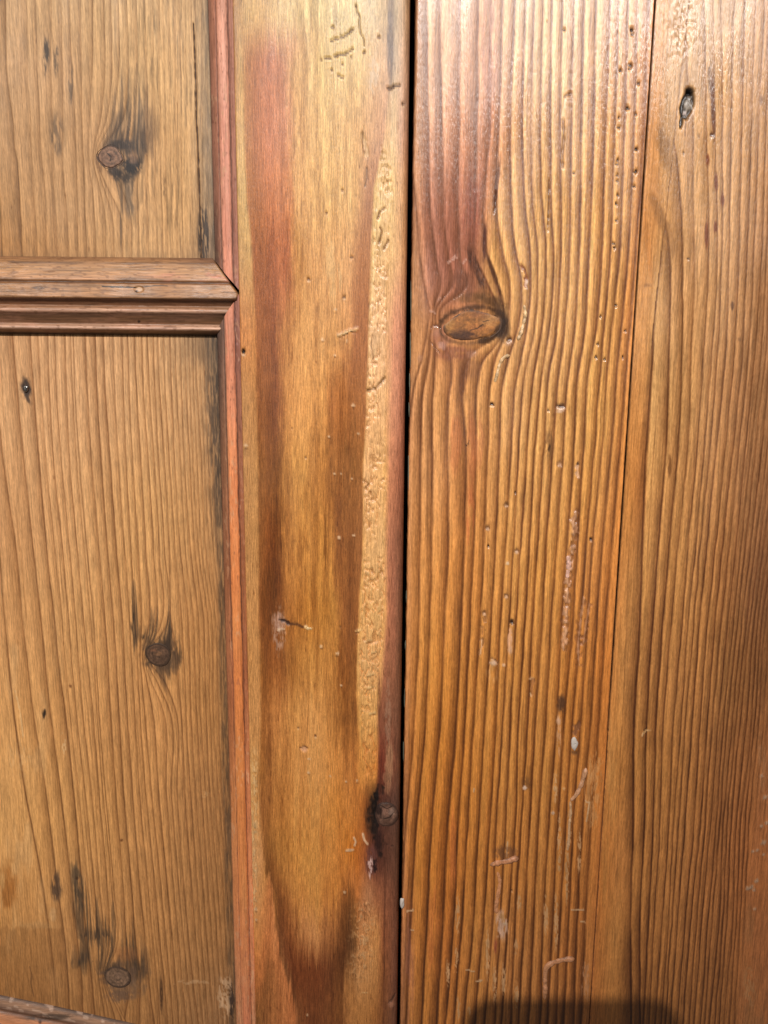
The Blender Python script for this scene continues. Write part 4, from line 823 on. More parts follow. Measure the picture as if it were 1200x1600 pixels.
rail = grid_mesh('rail', X, Y, Z, col, 0.04, MAT_RAIL, door)
rail['label'] = 'horizontal moulded rail with a pointed mitred end'

# ---- slanting moulding at the lower left corner
s_ = np.concatenate([np.linspace(0, .22, 90)[:-1], np.linspace(.22, 1, 30)]); q = np.concatenate([np.linspace(-700, -20, 60)[:-1], np.linspace(-20, 362, 240)])
SS, QQ = np.meshgrid(s_, q, indexing='ij')
VT = np.interp(QQ, [-700, 0, 80, 215, 362], [1455, 1555, 1571, 1601, 1636])+SS*500
hp = np.interp(SS*500, [0, 1.5, 5, 14, 17, 20, 26, 60, 80, 110, 500], [-.2, .8, 1.5, 2.2, 2.0, 3.0, 4.0, 6.2, 6.6, 6.8, 6.8])
hp = hp+.2*(fbm(QQ/20, SS*12, 231)-.5)
X, Z = unproj(QQ, VT, Y_PANEL); Y = Y_PANEL-hp*.001
f = Field(QQ, VT); ds = SS*500
f.obs = np.stack([np.interp(ds, [0, 3, 8, 13, 17, 22, 40, 110], c) for c in ((70, 128, 140, 104, 92, 168, 182, 160), (50, 94, 106, 76, 60, 112, 116, 96), (36, 68, 80, 58, 40, 74, 74, 58))], -1)
f.obs *= (1+.3*(fbm(QQ/40+SS*3, ds/3.0, 232)-.5)+.15*(fbm(QQ/8, ds/1.5, 233)-.5))[..., None]
f.paint(slice(None), sstep(.62, .72, noise(QQ/9, ds/4, 234))*(1-sstep(10, 16, ds))*.6, (176, 146, 120))
f.streaks(80, 1584, 40, 5, (44, 34, 26), .6, 235, 16, 3, .4, .6); f.blob(67, 1589, 2.5, 2.5, (60, 34, 22), .9)
low = grid_mesh('moulding', X, Y, Z, f.colour(), 0.0, MAT_RAIL, door)
low['label'] = 'slanting pink moulding along the foot of the lower panel'

# ================================================================== frame boards right of the gap
frame = empty('frame_post', (px_x(900, 1650), 0.0, float(unproj(900, 1600+MG)[1])))
frame['label'] = 'ridged pine post of two joined boards with an oval knot, right of the gap'
frame['category'] = 'door frame'; frame['kind'] = 'thing'
X_JT = px_x(1023, 15, Y_BOARD)

def crack_u(v): return sinterp(v, [p[1] for p in CRACK], [p[0] for p in CRACK])
def board_base(f, vs, rows): f.obs = table(f.u, f.v, vs, rows)

def paint_board_a(f):
    u, v = f.u, f.v
    board_base(f, [0, 110, 220, 340, 420, 520, 640, 760, 900, 1050, 1200, 1350, 1480, 1600], [
        [(650, 196, 146, 104), (680, 214, 172, 136), (730, 216, 168, 128), (770, 214, 164, 124), (850, 226, 190, 142), (930, 222, 180, 134), (1000, 212, 160, 112), (1025, 205, 140, 90)],
        [(648, 192, 142, 98), (680, 206, 160, 126), (730, 206, 154, 118), (770, 206, 154, 116), (850, 222, 180, 128), (930, 220, 174, 126), (1000, 210, 156, 108), (1022, 200, 136, 88)],
        [(647, 186, 138, 100), (680, 190, 140, 110), (730, 188, 132, 98), (765, 190, 132, 98), (810, 208, 162, 112), (870, 216, 170, 114), (990, 214, 162, 104), (1015, 200, 136, 82)],
        [(645, 160, 112, 80), (670, 168, 116, 92), (710, 160, 104, 80), (745, 166, 104, 76), (775, 196, 150, 98), (850, 208, 162, 100), (980, 212, 160, 98), (1008, 195, 130, 74)],
        [(643, 176, 128, 86), (670, 162, 112, 90), (705, 146, 94, 74), (740, 146, 92, 66), (765, 190, 142, 86), (850, 206, 160, 100), (970, 208, 156, 92), (1002, 195, 126, 68)],
        [(641, 182, 132, 84), (665, 168, 118, 78), (700, 160, 108, 70), (745, 176, 124, 74), (785, 194, 146, 94), (850, 204, 156, 98), (950, 204, 154, 90), (995, 192, 124, 64)],
        [(640, 178, 126, 84), (665, 188, 138, 90), (710, 190, 136, 82), (740, 186, 134, 80), (790, 196, 148, 92), (850, 202, 154, 94), (940, 202, 152, 86), (988, 190, 128, 70)],
        [(638, 180, 126, 78), (665, 186, 134, 84), (710, 186, 130, 76), (740, 184, 128, 74), (790, 192, 142, 84), (850, 196, 146, 86), (930, 194, 140, 76), (980, 180, 118, 62)],
        [(636, 172, 118, 70), (660, 182, 126, 70), (700, 182, 124, 66), (740, 182, 124, 66), (790, 186, 134, 74), (850, 184, 132, 70), (910, 180, 122, 62), (972, 168, 108, 54)],
        [(634, 160, 106, 60), (660, 176, 120, 60), (700, 174, 116, 54), (740, 172, 118, 60), (790, 172, 120, 62), (850, 168, 116, 60), (905, 162, 106, 50), (962, 148, 92, 44)],
        [(631, 148, 96, 56), (655, 164, 108, 50), (700, 162, 104, 44), (740, 158, 104, 48), (790, 158, 108, 54), (850, 154, 106, 54), (900, 150, 100, 50), (952, 140, 86, 42)],
        [(629, 134, 86, 48), (655, 150, 98, 44), (700, 148, 92, 40), (740, 144, 94, 44), (790, 144, 96, 48), (850, 142, 96, 50), (895, 132, 86, 42), (940, 122, 76, 38)],
        [(627, 120, 76, 46), (655, 136, 88, 42), (700, 136, 84, 40), (740, 132, 88, 44), (790, 136, 92, 52), (850, 128, 86, 46), (890, 116, 74, 38), (934, 104, 66, 34)],
        [(625, 108, 70, 42), (655, 122, 80, 38), (700, 122, 78, 38), (740, 118, 78, 40), (790, 120, 80, 44), (850, 112, 74, 40), (890, 100, 64, 34), (926, 92, 58, 30)]])
    f.obs *= np.array([1.06, 1.035, .99])*np.interp(v, [0, 700, 1100, 1400, 1600], [1.02, 1.06, 1.13, 1.22, 1.25])[..., None]*np.stack([1+0*v, 1+0*v, 1-.03*sstep(500, 1100, v)], -1)
    dk, ph, hh = rings(f, BRA, 5.4, 2.3, 13, jit=.8, band=.66)
    bands(f, .8)
    late = np.stack([np.interp(v, [0, 300, 600, 900, 1200, 1600], c) for c in ((142, 124, 116, 104, 88, 66), (94, 78, 70, 58, 46, 34), (68, 52, 40, 26, 16, 12))], -1)
    kn = np.hypot((u-737)/62, (v-508)/38)
    calm = 1-.55*(1-sstep(.9, 1.3, kn))
    f.obs = mixc(f.obs, late, np.clip(dk*(1.02+.12*sstep(1000, 1350, v))*calm, 0, 1))
    f.h += (0.08*hh*(.4+1.2*fbm(f.w/30, v/150, 237, 2))-0.13*dk)*calm
    fibre_tone(f, 34, 0.055, 1.6, 26); pores(f, 44, 0.16, 0.80, 1.6, 6)
    # small fuzz of the brushed grain
    fz = noise(u/1.9, v/3.2, 240); f.h += .06*(fz-.5); tone(f, .10*(noise(u/2.4, v/3.4, 239)-.5))
    r0 = slice(None)
    # pink and red residue of old stain
    pk = (1-sstep(735, 775, u+(v-300)*.05))*sstep(150, 330, v)*(1-sstep(455, 500, v))*sstep(652, 676, u); f.paint(r0, pk*.26*(.5+.9*fbm(f.w/6, v/60, 241)), (142, 88, 70))
    f.streaks(765, 90, 18, 140, (196, 128, 100), .45, 242, 3, 30, .4, .62); f.streaks(735, 330, 18, 60, (150, 84, 64), .5, 243, 3, 30, .38, .6)
    f.streaks(711, 690, 13, 58, (184, 100, 58), .42, 244, 6, 40, .32, .62); f.streaks(737, 700, 8, 70, (184, 100, 58), .46, 245, 5, 50, .28, .6); f.streaks(735, 810, 8, 60, (190, 100, 56), .5, 246, 5, 40, .35, .6)
    f.streaks(750, 690, 10, 50, (186, 112, 70), .4, 247, 4, 40, .4, .6); f.streaks(708, 1330, 6, 90, (166, 90, 44), .5, 248, 4, 60, .28, .58); f.streaks(676, 1450, 12, 80, (160, 84, 44), .35, 249, 5, 60, .4, .6)
    f.streaks(640, 1500, 8, 120, (120, 74, 58), .5, 250, 4, 60, .35, .6)
    # orange heartwood beside the joint
    d = crack_u(v)-u; og = np.exp(-(d/22)**2)*sstep(500, 760, v)*(1-sstep(1080, 1220, v)); f.paint(r0, og*.12, (172, 96, 40))
    f.stroke([(p[0]-1, p[1]) for p in CRACK if p[1] < 1200], 2.6, (60, 34, 22), .55, h=-.1, rough=.3)
    # rim of the knot: dark at the right, bruised pink at the left
    f.streaks(783, 505, 15, 34, (56, 38, 26), .75, 251, 4, 9, .22, .5, rot=-10); f.streaks(768, 470, 30, 10, (84, 56, 34), .7, 252, 5, 6, .28, .52, rot=20)
    f.streaks(740, 466, 34, 10, (118, 80, 46), .6, 253, 4, 6, .3, .55); f.streaks(725, 446, 30, 26, (108, 66, 46), .5, 254, 3, 20, .35, .6)
    f.streaks(744, 420, 9, 40, (70, 42, 30), .7, 255, 2.4, 26, .35, .58, rot=-22); f.streaks(773, 432, 4, 46, (70, 42, 26), .75, 256, 3, 30, .25, .55, rot=-20)
    f.streaks(776, 290, 4, 44, (84, 52, 40), .7, 257, 2.5, 30, .3, .55, rot=6); f.streaks(757, 380, 4, 34, (78, 44, 36), .8, 258, 2.5, 24, .25, .55, rot=3)
    f.streaks(690, 525, 18, 20, (172, 112, 84), .7, 259, 5, 6, .34, .56); f.streaks(710, 552, 36, 14, (136, 80, 58), .6, 260, 6, 8, .3, .55); f.streaks(733, 575, 22, 22, (140, 92, 60), .5, 261, 5, 14, .32, .55)
    f.streaks(724, 592, 9, 40, (110, 64, 36), .6, 262, 4, 24, .28, .55, rot=10)
    ring = [(737+51*math.cos(a_)*.99-28*math.sin(a_)*-.139, 508+51*math.cos(a_)*-.139+28*math.sin(a_)*.99) for a_ in [k_*math.pi/14 for k_ in range(29)]]
    f.stroke(ring[16:], 9, (60, 39, 26), .7, rough=.25, seed=51, soft=.9); f.stroke(ring[:7], 13, (50, 33, 22), .8, rough=.3, seed=52, soft=.9); f.stroke(ring[6:17], 6, (88, 58, 36), .5, rough=.3, seed=53, soft=.9)
    f.blob(682, 520, 8, 7, (182, 128, 100), .5, h=.14, seed=31, rough=.6); f.blob(690, 540, 9, 7, (196, 150, 132), .55, h=.12, seed=32, rough=.6); f.blob(656, 560, 5, 6, (190, 138, 108), .4, h=.1, seed=33); f.blob(736, 555, 8, 6, (190, 140, 112), .4, h=.1, seed=34)
    f.stroke([(672, 512), (680, 507), (688, 511)], 2.2, (96, 58, 40), .7, h=-.3); f.stroke([(674, 535), (682, 545), (688, 552)], 2, (100, 60, 44), .6, h=-.3)
    for p in ([(700, 412), (708, 405), (712, 399)], [(702, 408), (714, 403)], [(672, 486), (680, 489)], [(684, 470), (688, 465)], [(723, 412), (728, 406)]): f.stroke(p, 2.8, (216, 170, 146), .6, h=.12, wear=.2)
    # worm holes
    for a, b, c in ((987, 46, 3.2), (988, 53, 2.6), (969, 110, 2.8), (985, 102, 3.6), (983, 108, 2), (998, 130, 2.6), (981, 169, 2.6), (994, 178, 2), (967, 183, 2.2), (967, 199, 2.8), (994, 233, 2.8), (965, 250, 2.2), (964, 257, 2), (964, 273, 1.8), (964, 283, 2), (993, 268, 3.2), (991, 291, 2.2), (965, 304, 2.2), (963, 318, 2.2), (963, 344, 1.8), (959, 380, 2.6), (960, 387, 2.2), (882, 47, 2.2), (897, 271, 2.2), (855, 33, 1.4), (963, 477, 2.4), (977, 516, 2), (934, 537, 2.2), (931, 558, 2.4), (945, 561, 2.2), (973, 558, 1.8), (938, 494, 2.2), (769, 632, 3), (857, 641, 2), (805, 770, 1.8), (763, 854, 2.2), (800, 1392, 1.6), (923, 842, 2.6)):
        f.blob(a, b, c, c, (44, 26, 16), .97, h=-1.0, seed=int(a*3+b), rough=.45, soft=.25); f.blob(a+.6, b+c*1.4, c*.9, c*.4, (226, 184, 136), .25)
    for p, wd in (([(882, 152), (886, 148), (892, 146)], 4), ([(880, 188), (881, 215), (879, 240), (880, 262)], 4), ([(858, 280), (857, 320), (856, 360)], 2.2), ([(775, 300), (774, 322), (772, 332)], 3)):
        f.stroke(p, wd, (92, 58, 40), .6, h=-.5, rough=.7)
    f.stroke([(883, 154), (880, 170), (880, 186)], 4, (238, 204, 160), .5, h=-.15, rough=.5)
    # gouges with pale edges
    f.stroke([(815, 414), (820, 420), (822, 432), (821, 446)], 6, (136, 78, 52), .8, h=-.6, rough=.5); f.blob(822, 442, 3, 5, (232, 200, 172), .8, h=.1, wear=.15)
    f.blob(796, 530, 5, 4, (74, 46, 30), .85, h=-.6, rot=-30); f.blob(795, 537, 7, 4, (206, 158, 122), .7, h=.2, rot=-30)
    f.blob(876, 634, 8, 3.5, (66, 42, 30), .9, h=-.7, seed=35); f.blob(876, 641, 8, 4, (222, 184, 154), .75, h=.1, seed=36, rough=.6)
    f.streaks(858, 695, 9, 26, (110, 74, 44), .6, 263, 5, 12, .35, .58); f.blob(858, 700, 2, 7, (60, 38, 22), .8, rot=10)
    f.stroke([(728, 697), (731, 694), (733, 688)], 1.6, (44, 26, 18), .9)
    f.blob(874, 725, 5, 5, (150, 104, 66), .8, h=-.5, seed=37); f.blob(875, 727, 3, 2.6, (218, 172, 132), .8, h=.2)
    f.stroke([(903, 724), (902, 732), (902, 744)], 5, (214, 166, 126), .8, h=-.35, rough=.6); f.blob(903, 725, 2.4, 3, (64, 40, 26), .9, h=-.4)
    for a, b in ((807, 861), (791, 931), (791, 789), (762, 825), (757, 958)):
        f.blob(a, b, 4.5, 4.5, (96, 60, 34), .8, h=-.5, seed=int(a)); f.blob(a, b+2, 3.0, 2.6, (228, 182, 140), .8, h=.25)
    f.blob(793, 880, 3.2, 3, (244, 208, 164), .9, h=.25); f.stroke([(757, 966), (754, 985), (753, 1003), (750, 1024)], 5, (136, 92, 56), .6, h=-.5, rough=.7); f.stroke([(753, 1000), (751, 1022)], 2.4, (226, 182, 138), .6, h=.1)
    f.blob(800, 972, 3.6, 4, (44, 28, 20), .95, h=-1); f.streaks(797, 1000, 5, 24, (214, 160, 118), .8, 264, 4, 8, .35, .55); f.blob(797, 1016, 4, 5, (230, 176, 128), .8, h=.25)
    f.blob(771, 1036, 6, 5, (232, 196, 166), .9, h=.3, seed=38, wear=.1); f.stroke([(767, 1028), (773, 1030), (778, 1036)], 2, (80, 50, 30), .7, h=-.4); f.blob(787, 1039, 3, 3, (230, 184, 140), .8, h=.2); f.streaks(770, 1050, 12, 22, (206, 158, 104), .4, 265, 3, 14, .45, .62)
    f.stroke([(826, 1060), (834, 1060)], 2.4, (222, 180, 134), .7, h=.1); f.stroke([(834, 1064), (831, 1080), (829, 1090)], 5, (134, 86, 50), .6, h=-.45, rough=.6); f.stroke([(829, 1084), (830, 1088)], 2.4, (230, 190, 140), .7)
    f.streaks(877, 1100, 8, 16, (76, 48, 30), .85, 266, 5, 8, .28, .5); f.blob(873, 1126, 4, 6, (222, 178, 140), .8, h=.2); f.streaks(873, 1150, 4, 40, (206, 154, 112), .6, 267, 4, 10, .42, .6)
    f.stroke([(903, 1132), (898, 1140), (900, 1148)], 6, (110, 70, 46), .7, h=-.6, rough=.7); f.blob(898, 1176, 6, 4, (82, 52, 30), .7, h=-.3)
    # long bumpy worm track
    for pts, wd, c in (([(899, 800), (896, 815), (900, 832), (893, 858), (890, 884), (888, 905), (886, 930), (885, 955), (883, 985), (881, 1010)], 8, (206, 156, 122)), ([(913, 935), (908, 960), (905, 990), (903, 1010), (905, 1040)], 5, (206, 154, 114)), ([(921, 945), (916, 975), (912, 1005)], 4, (200, 146, 104))):
        f.stroke(pts, wd+3, (118, 72, 42), .5, h=-.35, rough=.6); f.stroke(pts, wd*.7, c, .5, h=.45, rough=.9, wear=.14, seed=8)
    r = f.rows(780, 1060); uu, vv = u[r], v[r]
    cx = np.interp(vv, [800, 860, 930, 1010], [898, 893, 886, 881]); m = np.exp(-((uu-cx)/4.5)**2)*sstep(785, 810, vv)*(1-sstep(1000, 1020, vv))
    nn = noise(uu/3.2, vv/5.2, 268); f.h[r] += m*(nn-.5)*1.0; f.paint(r, m*sstep(.6, .8, nn)*.35, (226, 182, 144)); f.paint(r, m*sstep(.62, .8, 1-nn)*.4, (112, 68, 40))
    # frayed, paler grain towards the bottom
    for a, b, l, s_ in ((715, 1430, 34, 1), (713, 1500, 26, 2), (886, 1365, 60, 3), (874, 1320, 60, 4), (869, 1440, 50, 5), (853, 1430, 40, 6), (811, 1412, 16, 7), (806, 1480, 14, 8), (762, 1490, 44, 9), (773, 1540, 34, 10), (787, 1530, 30, 11), (807, 1556, 24, 12), (716, 1575, 20, 13), (732, 1580, 8, 14), (868, 1230, 30, 15), (905, 1330, 40, 16), (890, 1290, 34, 17), (700, 1520, 24, 18)):
        f.streaks(a, b, 4, l, (206, 160, 110), .68, 270+s_, 2.4, 7, .46, .6)
    f.streaks(784, 1445, 12, 26, (196, 158, 132), .75, 290, 4, 12, .36, .56); f.blob(785, 1432, 6, 6, (120, 80, 34), .6); f.blob(789, 1443, 4, 3, (222, 186, 146), .7, h=.15); f.blob(774, 1478, 3, 12, (124, 58, 38), .7)
    f.streaks(925, 1250, 16, 60, (196, 146, 92), .45, 291, 2.2, 14, .48, .64); f.streaks(930, 1200, 14, 40, (200, 150, 94), .45, 292, 2.2, 10, .48, .64); f.streaks(915, 1530, 9, 40, (176, 130, 96), .45, 293, 2.6, 12, .48, .64)
    for p in ([(636, 1424), (646, 1422)], [(642, 1454), (646, 1453)], [(728, 1515), (741, 1518)], [(744, 1533), (753, 1532)], [(893, 1421), (902, 1422), (912, 1421)], [(793, 1316), (792, 1330), (792, 1338)], [(915, 1252), (921, 1254), (919, 1266), (916, 1284)], [(740, 1236), (741, 1232)], [(907, 1440), (915, 1441)]):
        f.stroke(p, 2.4, (232, 186, 134), .85, h=.15)
    f.streaks(791, 1333, 24, 14, (84, 52, 32), .6, 294, 4, 6, .3, .55); f.streaks(822, 1225, 8, 12, (80, 50, 28), .5, 295, 4, 6, .3, .55)  # first patch paints shade on the wood above the long filler ridge
    f.blob(820, 1231, 3.4, 3, (236, 206, 180), .9, h=.25); f.blob(864, 1270, 3, 3, (226, 190, 160), .85, h=.2); f.blob(868, 1232, 4, 4, (220, 172, 116), .7, h=.25); f.blob(881, 1232, 2.4, 2.4, (220, 172, 116), .7, h=.2)
    f.h += .10*(fbm(u/40, v/140, 296, 2)-.5)
    # shiny worn left edge
    f.wear += .10*np.exp(-((u-(650-(v)*.0150)-5)/5)**2)
    f.paint(r0, (1-sstep(3, 9, u-(650-v*.0150)))*.25, (170, 120, 84))
    f.wear += .05

def paint_board_b(f):
    u, v = f.u, f.v
    board_base(f, [0, 120, 220, 340, 480, 620, 760, 900, 1050, 1200, 1350, 1480, 1600], [
        [(1022, 214, 160, 106), (1044, 208, 156, 106), (1052, 204, 164, 124), (1090, 212, 174, 132), (1140, 206, 164, 120), (1200, 196, 150, 106)],
        [(1017, 208, 152, 98), (1034, 204, 152, 100), (1044, 194, 152, 106), (1090, 200, 158, 112), (1140, 202, 158, 110), (1200, 188, 142, 98)],
        [(1012, 204, 146, 92), (1028, 200, 142, 84), (1036, 178, 132, 82), (1080, 200, 154, 104), (1140, 200, 154, 104), (1200, 184, 138, 94)],
        [(1005, 200, 140, 80), (1020, 190, 132, 76), (1040, 186, 136, 82), (1080, 196, 150, 100), (1140, 192, 146, 98), (1200, 172, 126, 86)],
        [(994, 196, 138, 78), (1016, 188, 136, 80), (1024, 196, 150, 96), (1070, 190, 142, 92), (1130, 180, 134, 86), (1200, 156, 112, 74)],
        [(985, 188, 130, 72), (1012, 180, 126, 70), (1020, 192, 146, 90), (1070, 180, 134, 82), (1130, 170, 122, 76), (1200, 144, 102, 66)],
        [(976, 176, 120, 64), (1006, 168, 108, 54), (1012, 184, 136, 80), (1070, 170, 122, 72), (1130, 156, 110, 66), (1200, 128, 88, 56)],
        [(968, 164, 110, 58), (990, 160, 112, 62), (1006, 168, 120, 66), (1070, 156, 110, 62), (1130, 140, 96, 56), (1200, 108, 72, 44)],
        [(958, 152, 102, 54), (980, 146, 102, 56), (1000, 152, 106, 58), (1070, 140, 96, 54), (1130, 120, 82, 46), (1200, 100, 66, 38)],
        [(948, 142, 96, 50), (972, 134, 90, 46), (1000, 136, 94, 50), (1070, 122, 82, 44), (1130, 104, 68, 38), (1165, 96, 62, 34), (1200, 118, 74, 42)][:5]+[(1200, 110, 70, 40)],
        [(936, 134, 84, 40), (965, 122, 80, 42), (1000, 118, 80, 42), (1070, 106, 70, 38), (1130, 94, 60, 33), (1200, 108, 66, 36)],
        [(930, 116, 72, 35), (960, 104, 70, 36), (1000, 100, 66, 34), (1070, 92, 60, 32), (1130, 84, 54, 29), (1200, 96, 58, 31)],
        [(922, 100, 62, 30), (955, 92, 60, 30), (1000, 86, 56, 28), (1070, 80, 52, 27), (1130, 78, 50, 26), (1200, 84, 52, 27)]])
    f.obs *= np.interp(v, [0, 600, 900, 1150, 1350, 1600], [1.02, 1.05, 1.12, 1.22, 1.36, 1.42])[..., None]*np.stack([1.04+0*v, 1.02+0*v, .98-.02*sstep(500, 1100, v)], -1)
    dk, ph, hh = rings(f, BRB, 5.0, 1.35, 14, jit=.9, band=.5)
    bands(f, .35)
    late = np.stack([np.interp(v, [0, 300, 600, 900, 1200, 1600], c) for c in ((146, 126, 108, 86, 68, 52), (98, 82, 64, 46, 34, 25), (62, 46, 32, 22, 13, 9))], -1)
    edge_s = np.interp(v, [1000, 1150, 1300, 1420, 1560, 1700], [1290, 1193, 1178, 1165, 1152, 1142])
    smooth = sstep(-4, 6, u-edge_s)
    f.obs = mixc(f.obs, late, np.clip(dk*.98*(1-.78*smooth), 0, 1))
    f.h += (0.06*hh*(.4+1.2*fbm(f.w/30, v/150, 236, 2))-0.09*dk)*(1-.8*smooth)
    fibre_tone(f, 35, 0.045, 1.6, 30); pores(f, 45, 0.14, 0.82, 1.6, 6)
    fz = noise(u/1.9, v/3.2, 241); f.h += .045*(fz-.5); tone(f, .08*(noise(u/2.4, v/3.4, 238)-.5))
    r0 = slice(None)
    f.paint(r0, smooth*.5*(.4+.9*fbm(u/10, v/60, 301)), (122, 74, 42)); f.paint(r0, smooth*sstep(.55, .7, fbm(u/16, v/90, 302))*.35, (96, 64, 36)); f.wear += smooth*.10
    # brown cathedral grain under the hole
    f.streaks(1040, 235, 14, 40, (140, 98, 58), .6, 303, 6, 30, .25, .55, rot=-15); f.streaks(1030, 335, 9, 40, (132, 88, 48), .5, 304, 6, 30, .28, .55, rot=-20); f.streaks(1046, 370, 8, 40, (140, 96, 56), .5, 305, 6, 30, .28, .55, rot=-12)
    f.streaks(1012, 380, 5, 70, (200, 126, 60), .5, 306, 4, 60, .25, .55, rot=-6); f.streaks(1008, 470, 7, 60, (190, 124, 62), .3, 307, 4, 60, .3, .6)
    f.blob(1012, 446, 8, 3, (150, 100, 54), .6)
    # shiny rough patch at the top
    rr = f.rows(-40, 130); uu, vv = u[rr], v[rr]
    m = np.exp(-((uu-1062)/22)**2)*(1-sstep(40, 120, vv)); nn = noise(uu/3.0, vv/5.0, 308); f.h[rr] += m*(nn-.5)*.55; f.paint(rr, m*sstep(.55, .75, nn)*.35, (240, 214, 190)); f.paint(rr, m*sstep(.6, .78, 1-nn)*.4, (150, 106, 78)); f.wear[rr] += m*.12
    # pith holes and resin streaks
    f.streaks(1114, 165, 4, 56, (104, 62, 40), .9, 309, 3, 40, .2, .46, rot=-2); f.streaks(1108, 120, 3, 36, (110, 74, 48), .7, 310, 2, 20, .35, .55); f.blob(1112, 210, 3.4, 4, (84, 46, 28), .9, h=-.3)
    for a, b, l in ((1119, 285, 16), (1104, 366, 26), (1129, 312, 12), (1118, 356, 12), (1106, 250, 10)): f.streaks(a, b, 3.4, l, (116, 58, 30), .85, int(a+b), 3, 14, .2, .48)
    f.blob(1190, 156, 3, 8, (132, 92, 66), .7); f.blob(1068, 239, 2, 2, (70, 44, 26), .9, h=-.4); f.blob(1092, 213, 2, 5, (140, 98, 58), .7); f.blob(1075, 404, 2.4, 2, (70, 46, 28), .9, h=-.3)
    f.blob(1144, 478, 3, 7, (96, 62, 40), .75); f.blob(1155, 530, 4, 4, (120, 82, 52), .5); f.stroke([(1072, 176), (1071, 200), (1070, 214)], 2, (120, 80, 46), .7)
    f.blob(1074, 163, 10.5, 24, (28, 20, 15), 1, h=-1.6, rot=12, seed=41, rough=.25, soft=.35); f.blob(1065, 190, 3, 11, (30, 21, 15), 1, h=-1.6, rot=6, seed=42, soft=.4); f.blob(1078, 142, 8, 5, (26, 19, 15), 1, h=-2, seed=43)
    f.blob(1076, 163, 7, 15, (162, 146, 124), .95, h=.9, rot=12, seed=44, rough=.45); f.blob(1078, 160, 3, 8, (104, 88, 70), .7, rot=10, seed=45); f.blob(1071, 176, 3.4, 4, (232, 208, 190), .95, h=.4, seed=46)
    f.streaks(1046, 728, 4, 20, (96, 56, 26), .6, 311, 3, 12, .3, .5)
    # fibres lifted near the joint, frayed edge
    f.stroke([(1004, 1147), (1009, 1142), (1017, 1140)], 2.6, (214, 168, 110), .85, h=.2); f.stroke([(1006, 1141), (1011, 1137)], 2.2, (56, 34, 18), .8); f.stroke([(1005, 1144), (1003, 1150)], 1.8, (222, 178, 122), .8, h=.2)
    d = u-crack_u(v)
    f.paint(r0, np.exp(-(d/13)**2)*sstep(480, 620, v)*(1-sstep(1150, 1300, v))*.25*(.5+.8*fbm(u/3, v/40, 312)), (180, 112, 52)); f.streaks(956, 1200, 9, 110, (200, 140, 74), .5, 313, 2.2, 24, .45, .62)
    f.streaks(945, 1340, 8, 90, (178, 118, 56), .5, 314, 2.4, 30, .42, .6)
    ck = [(p[0], p[1]) for p in CRACK if p[1] > 1100]
    f.stroke([(p[0]+1, p[1]) for p in CRACK if p[1] < 1200], 2.0, (60, 36, 24), .5, rough=.3)
    f.stroke([(a, b) for a, b in ck], 3.6, (62, 34, 22), .7, h=-.15, rough=.5)
    # pale shiny flecks on the smooth margin
    for a, b, c in ((1195, 1246, 3.4), (1190, 1290, 3), (1198, 1286, 3), (1193, 1316, 4.2), (1176, 1330, 2.6), (1183, 1328, 2.4), (1193, 1335, 2.2), (1182, 1376, 3.4), (1168, 1388, 3.4), (1174, 1386, 3.4), (1178, 1390, 2.4), (1179, 1420, 2.4), (1190, 1212, 3)):
        f.blob(a, b, c*1.2, c*.9, (214, 172, 134), .8, h=.25, rot=-35, wear=.15, seed=int(a+b), rough=.6)
    f.streaks(1172, 1540, 12, 40, (140, 104, 66), .4, 315, 4, 8, .46, .62); f.streaks(1190, 1190, 8, 60, (150, 106, 70), .4, 316, 4, 14, .42, .62)
    f.h += .10*(fbm(u/40, v/140, 317, 2)-.5)
    f.wear += .03

zb = span(-5, 1605, DV, MG, MG, Y_BOARD)
vz = proj(np.full(zb.shape, X_JT), Y_BOARD, zb)[1]
gapw = np.interp(vz, [-300, 0, 90, 200, 330, 420, 560, 700, 900, 1000, 1120, 1260, 1340, 2000], [3, 2.8, 1.6, 2.4, 2.2, 1.8, 2.2, 3.2, 3.0, 2.4, 1.2, .5, .3, .3])
gapw = gapw*.55*(.75+.5*noise(vz/14, 0*vz, 321))*S
tt = np.linspace(0, 1, int((X_JT-X_BD_L)/(DU*S)))
xa = X_BD_L+((X_JT-gapw/2)[:, None]-X_BD_L)*tt[None, :]
xa[:, 0] += 0.0003*(noise(vz/9, 0*vz+3, 322)-.5)
board_a, fa = sheet('board', xa, zb, Y_BOARD, paint_board_a, MAT_BOARD, frame, 0.024, fil=(0.0012, 0.0003), joint_shade=(None, (.012, .008, .006)))  # near-black right side: shade of the joint put into the colour
board_a['label'] = 'ridged honey pine board with the oval knot'
XBF = px_x(1206, 1605, Y_BOARD)
tb = np.concatenate([np.linspace(0, 1, int((XBF-X_JT)/(DU*S)))[:-1], np.linspace(1, 3.2, 130)])
xb = (X_JT+gapw/2)[:, None]+(XBF-X_JT-gapw/2)[:, None]*tb[None, :]
board_b, fb = sheet('board', xb, zb, Y_BOARD+0.0001, paint_board_b, MAT_BOARD, frame, 0.024, fil=(0.0003, 0), joint_shade=((.012, .008, .006), None))  # near-black left side, the joint's shade painted in likewise
board_b['label'] = 'darker straight-grained pine board with a bark hole'

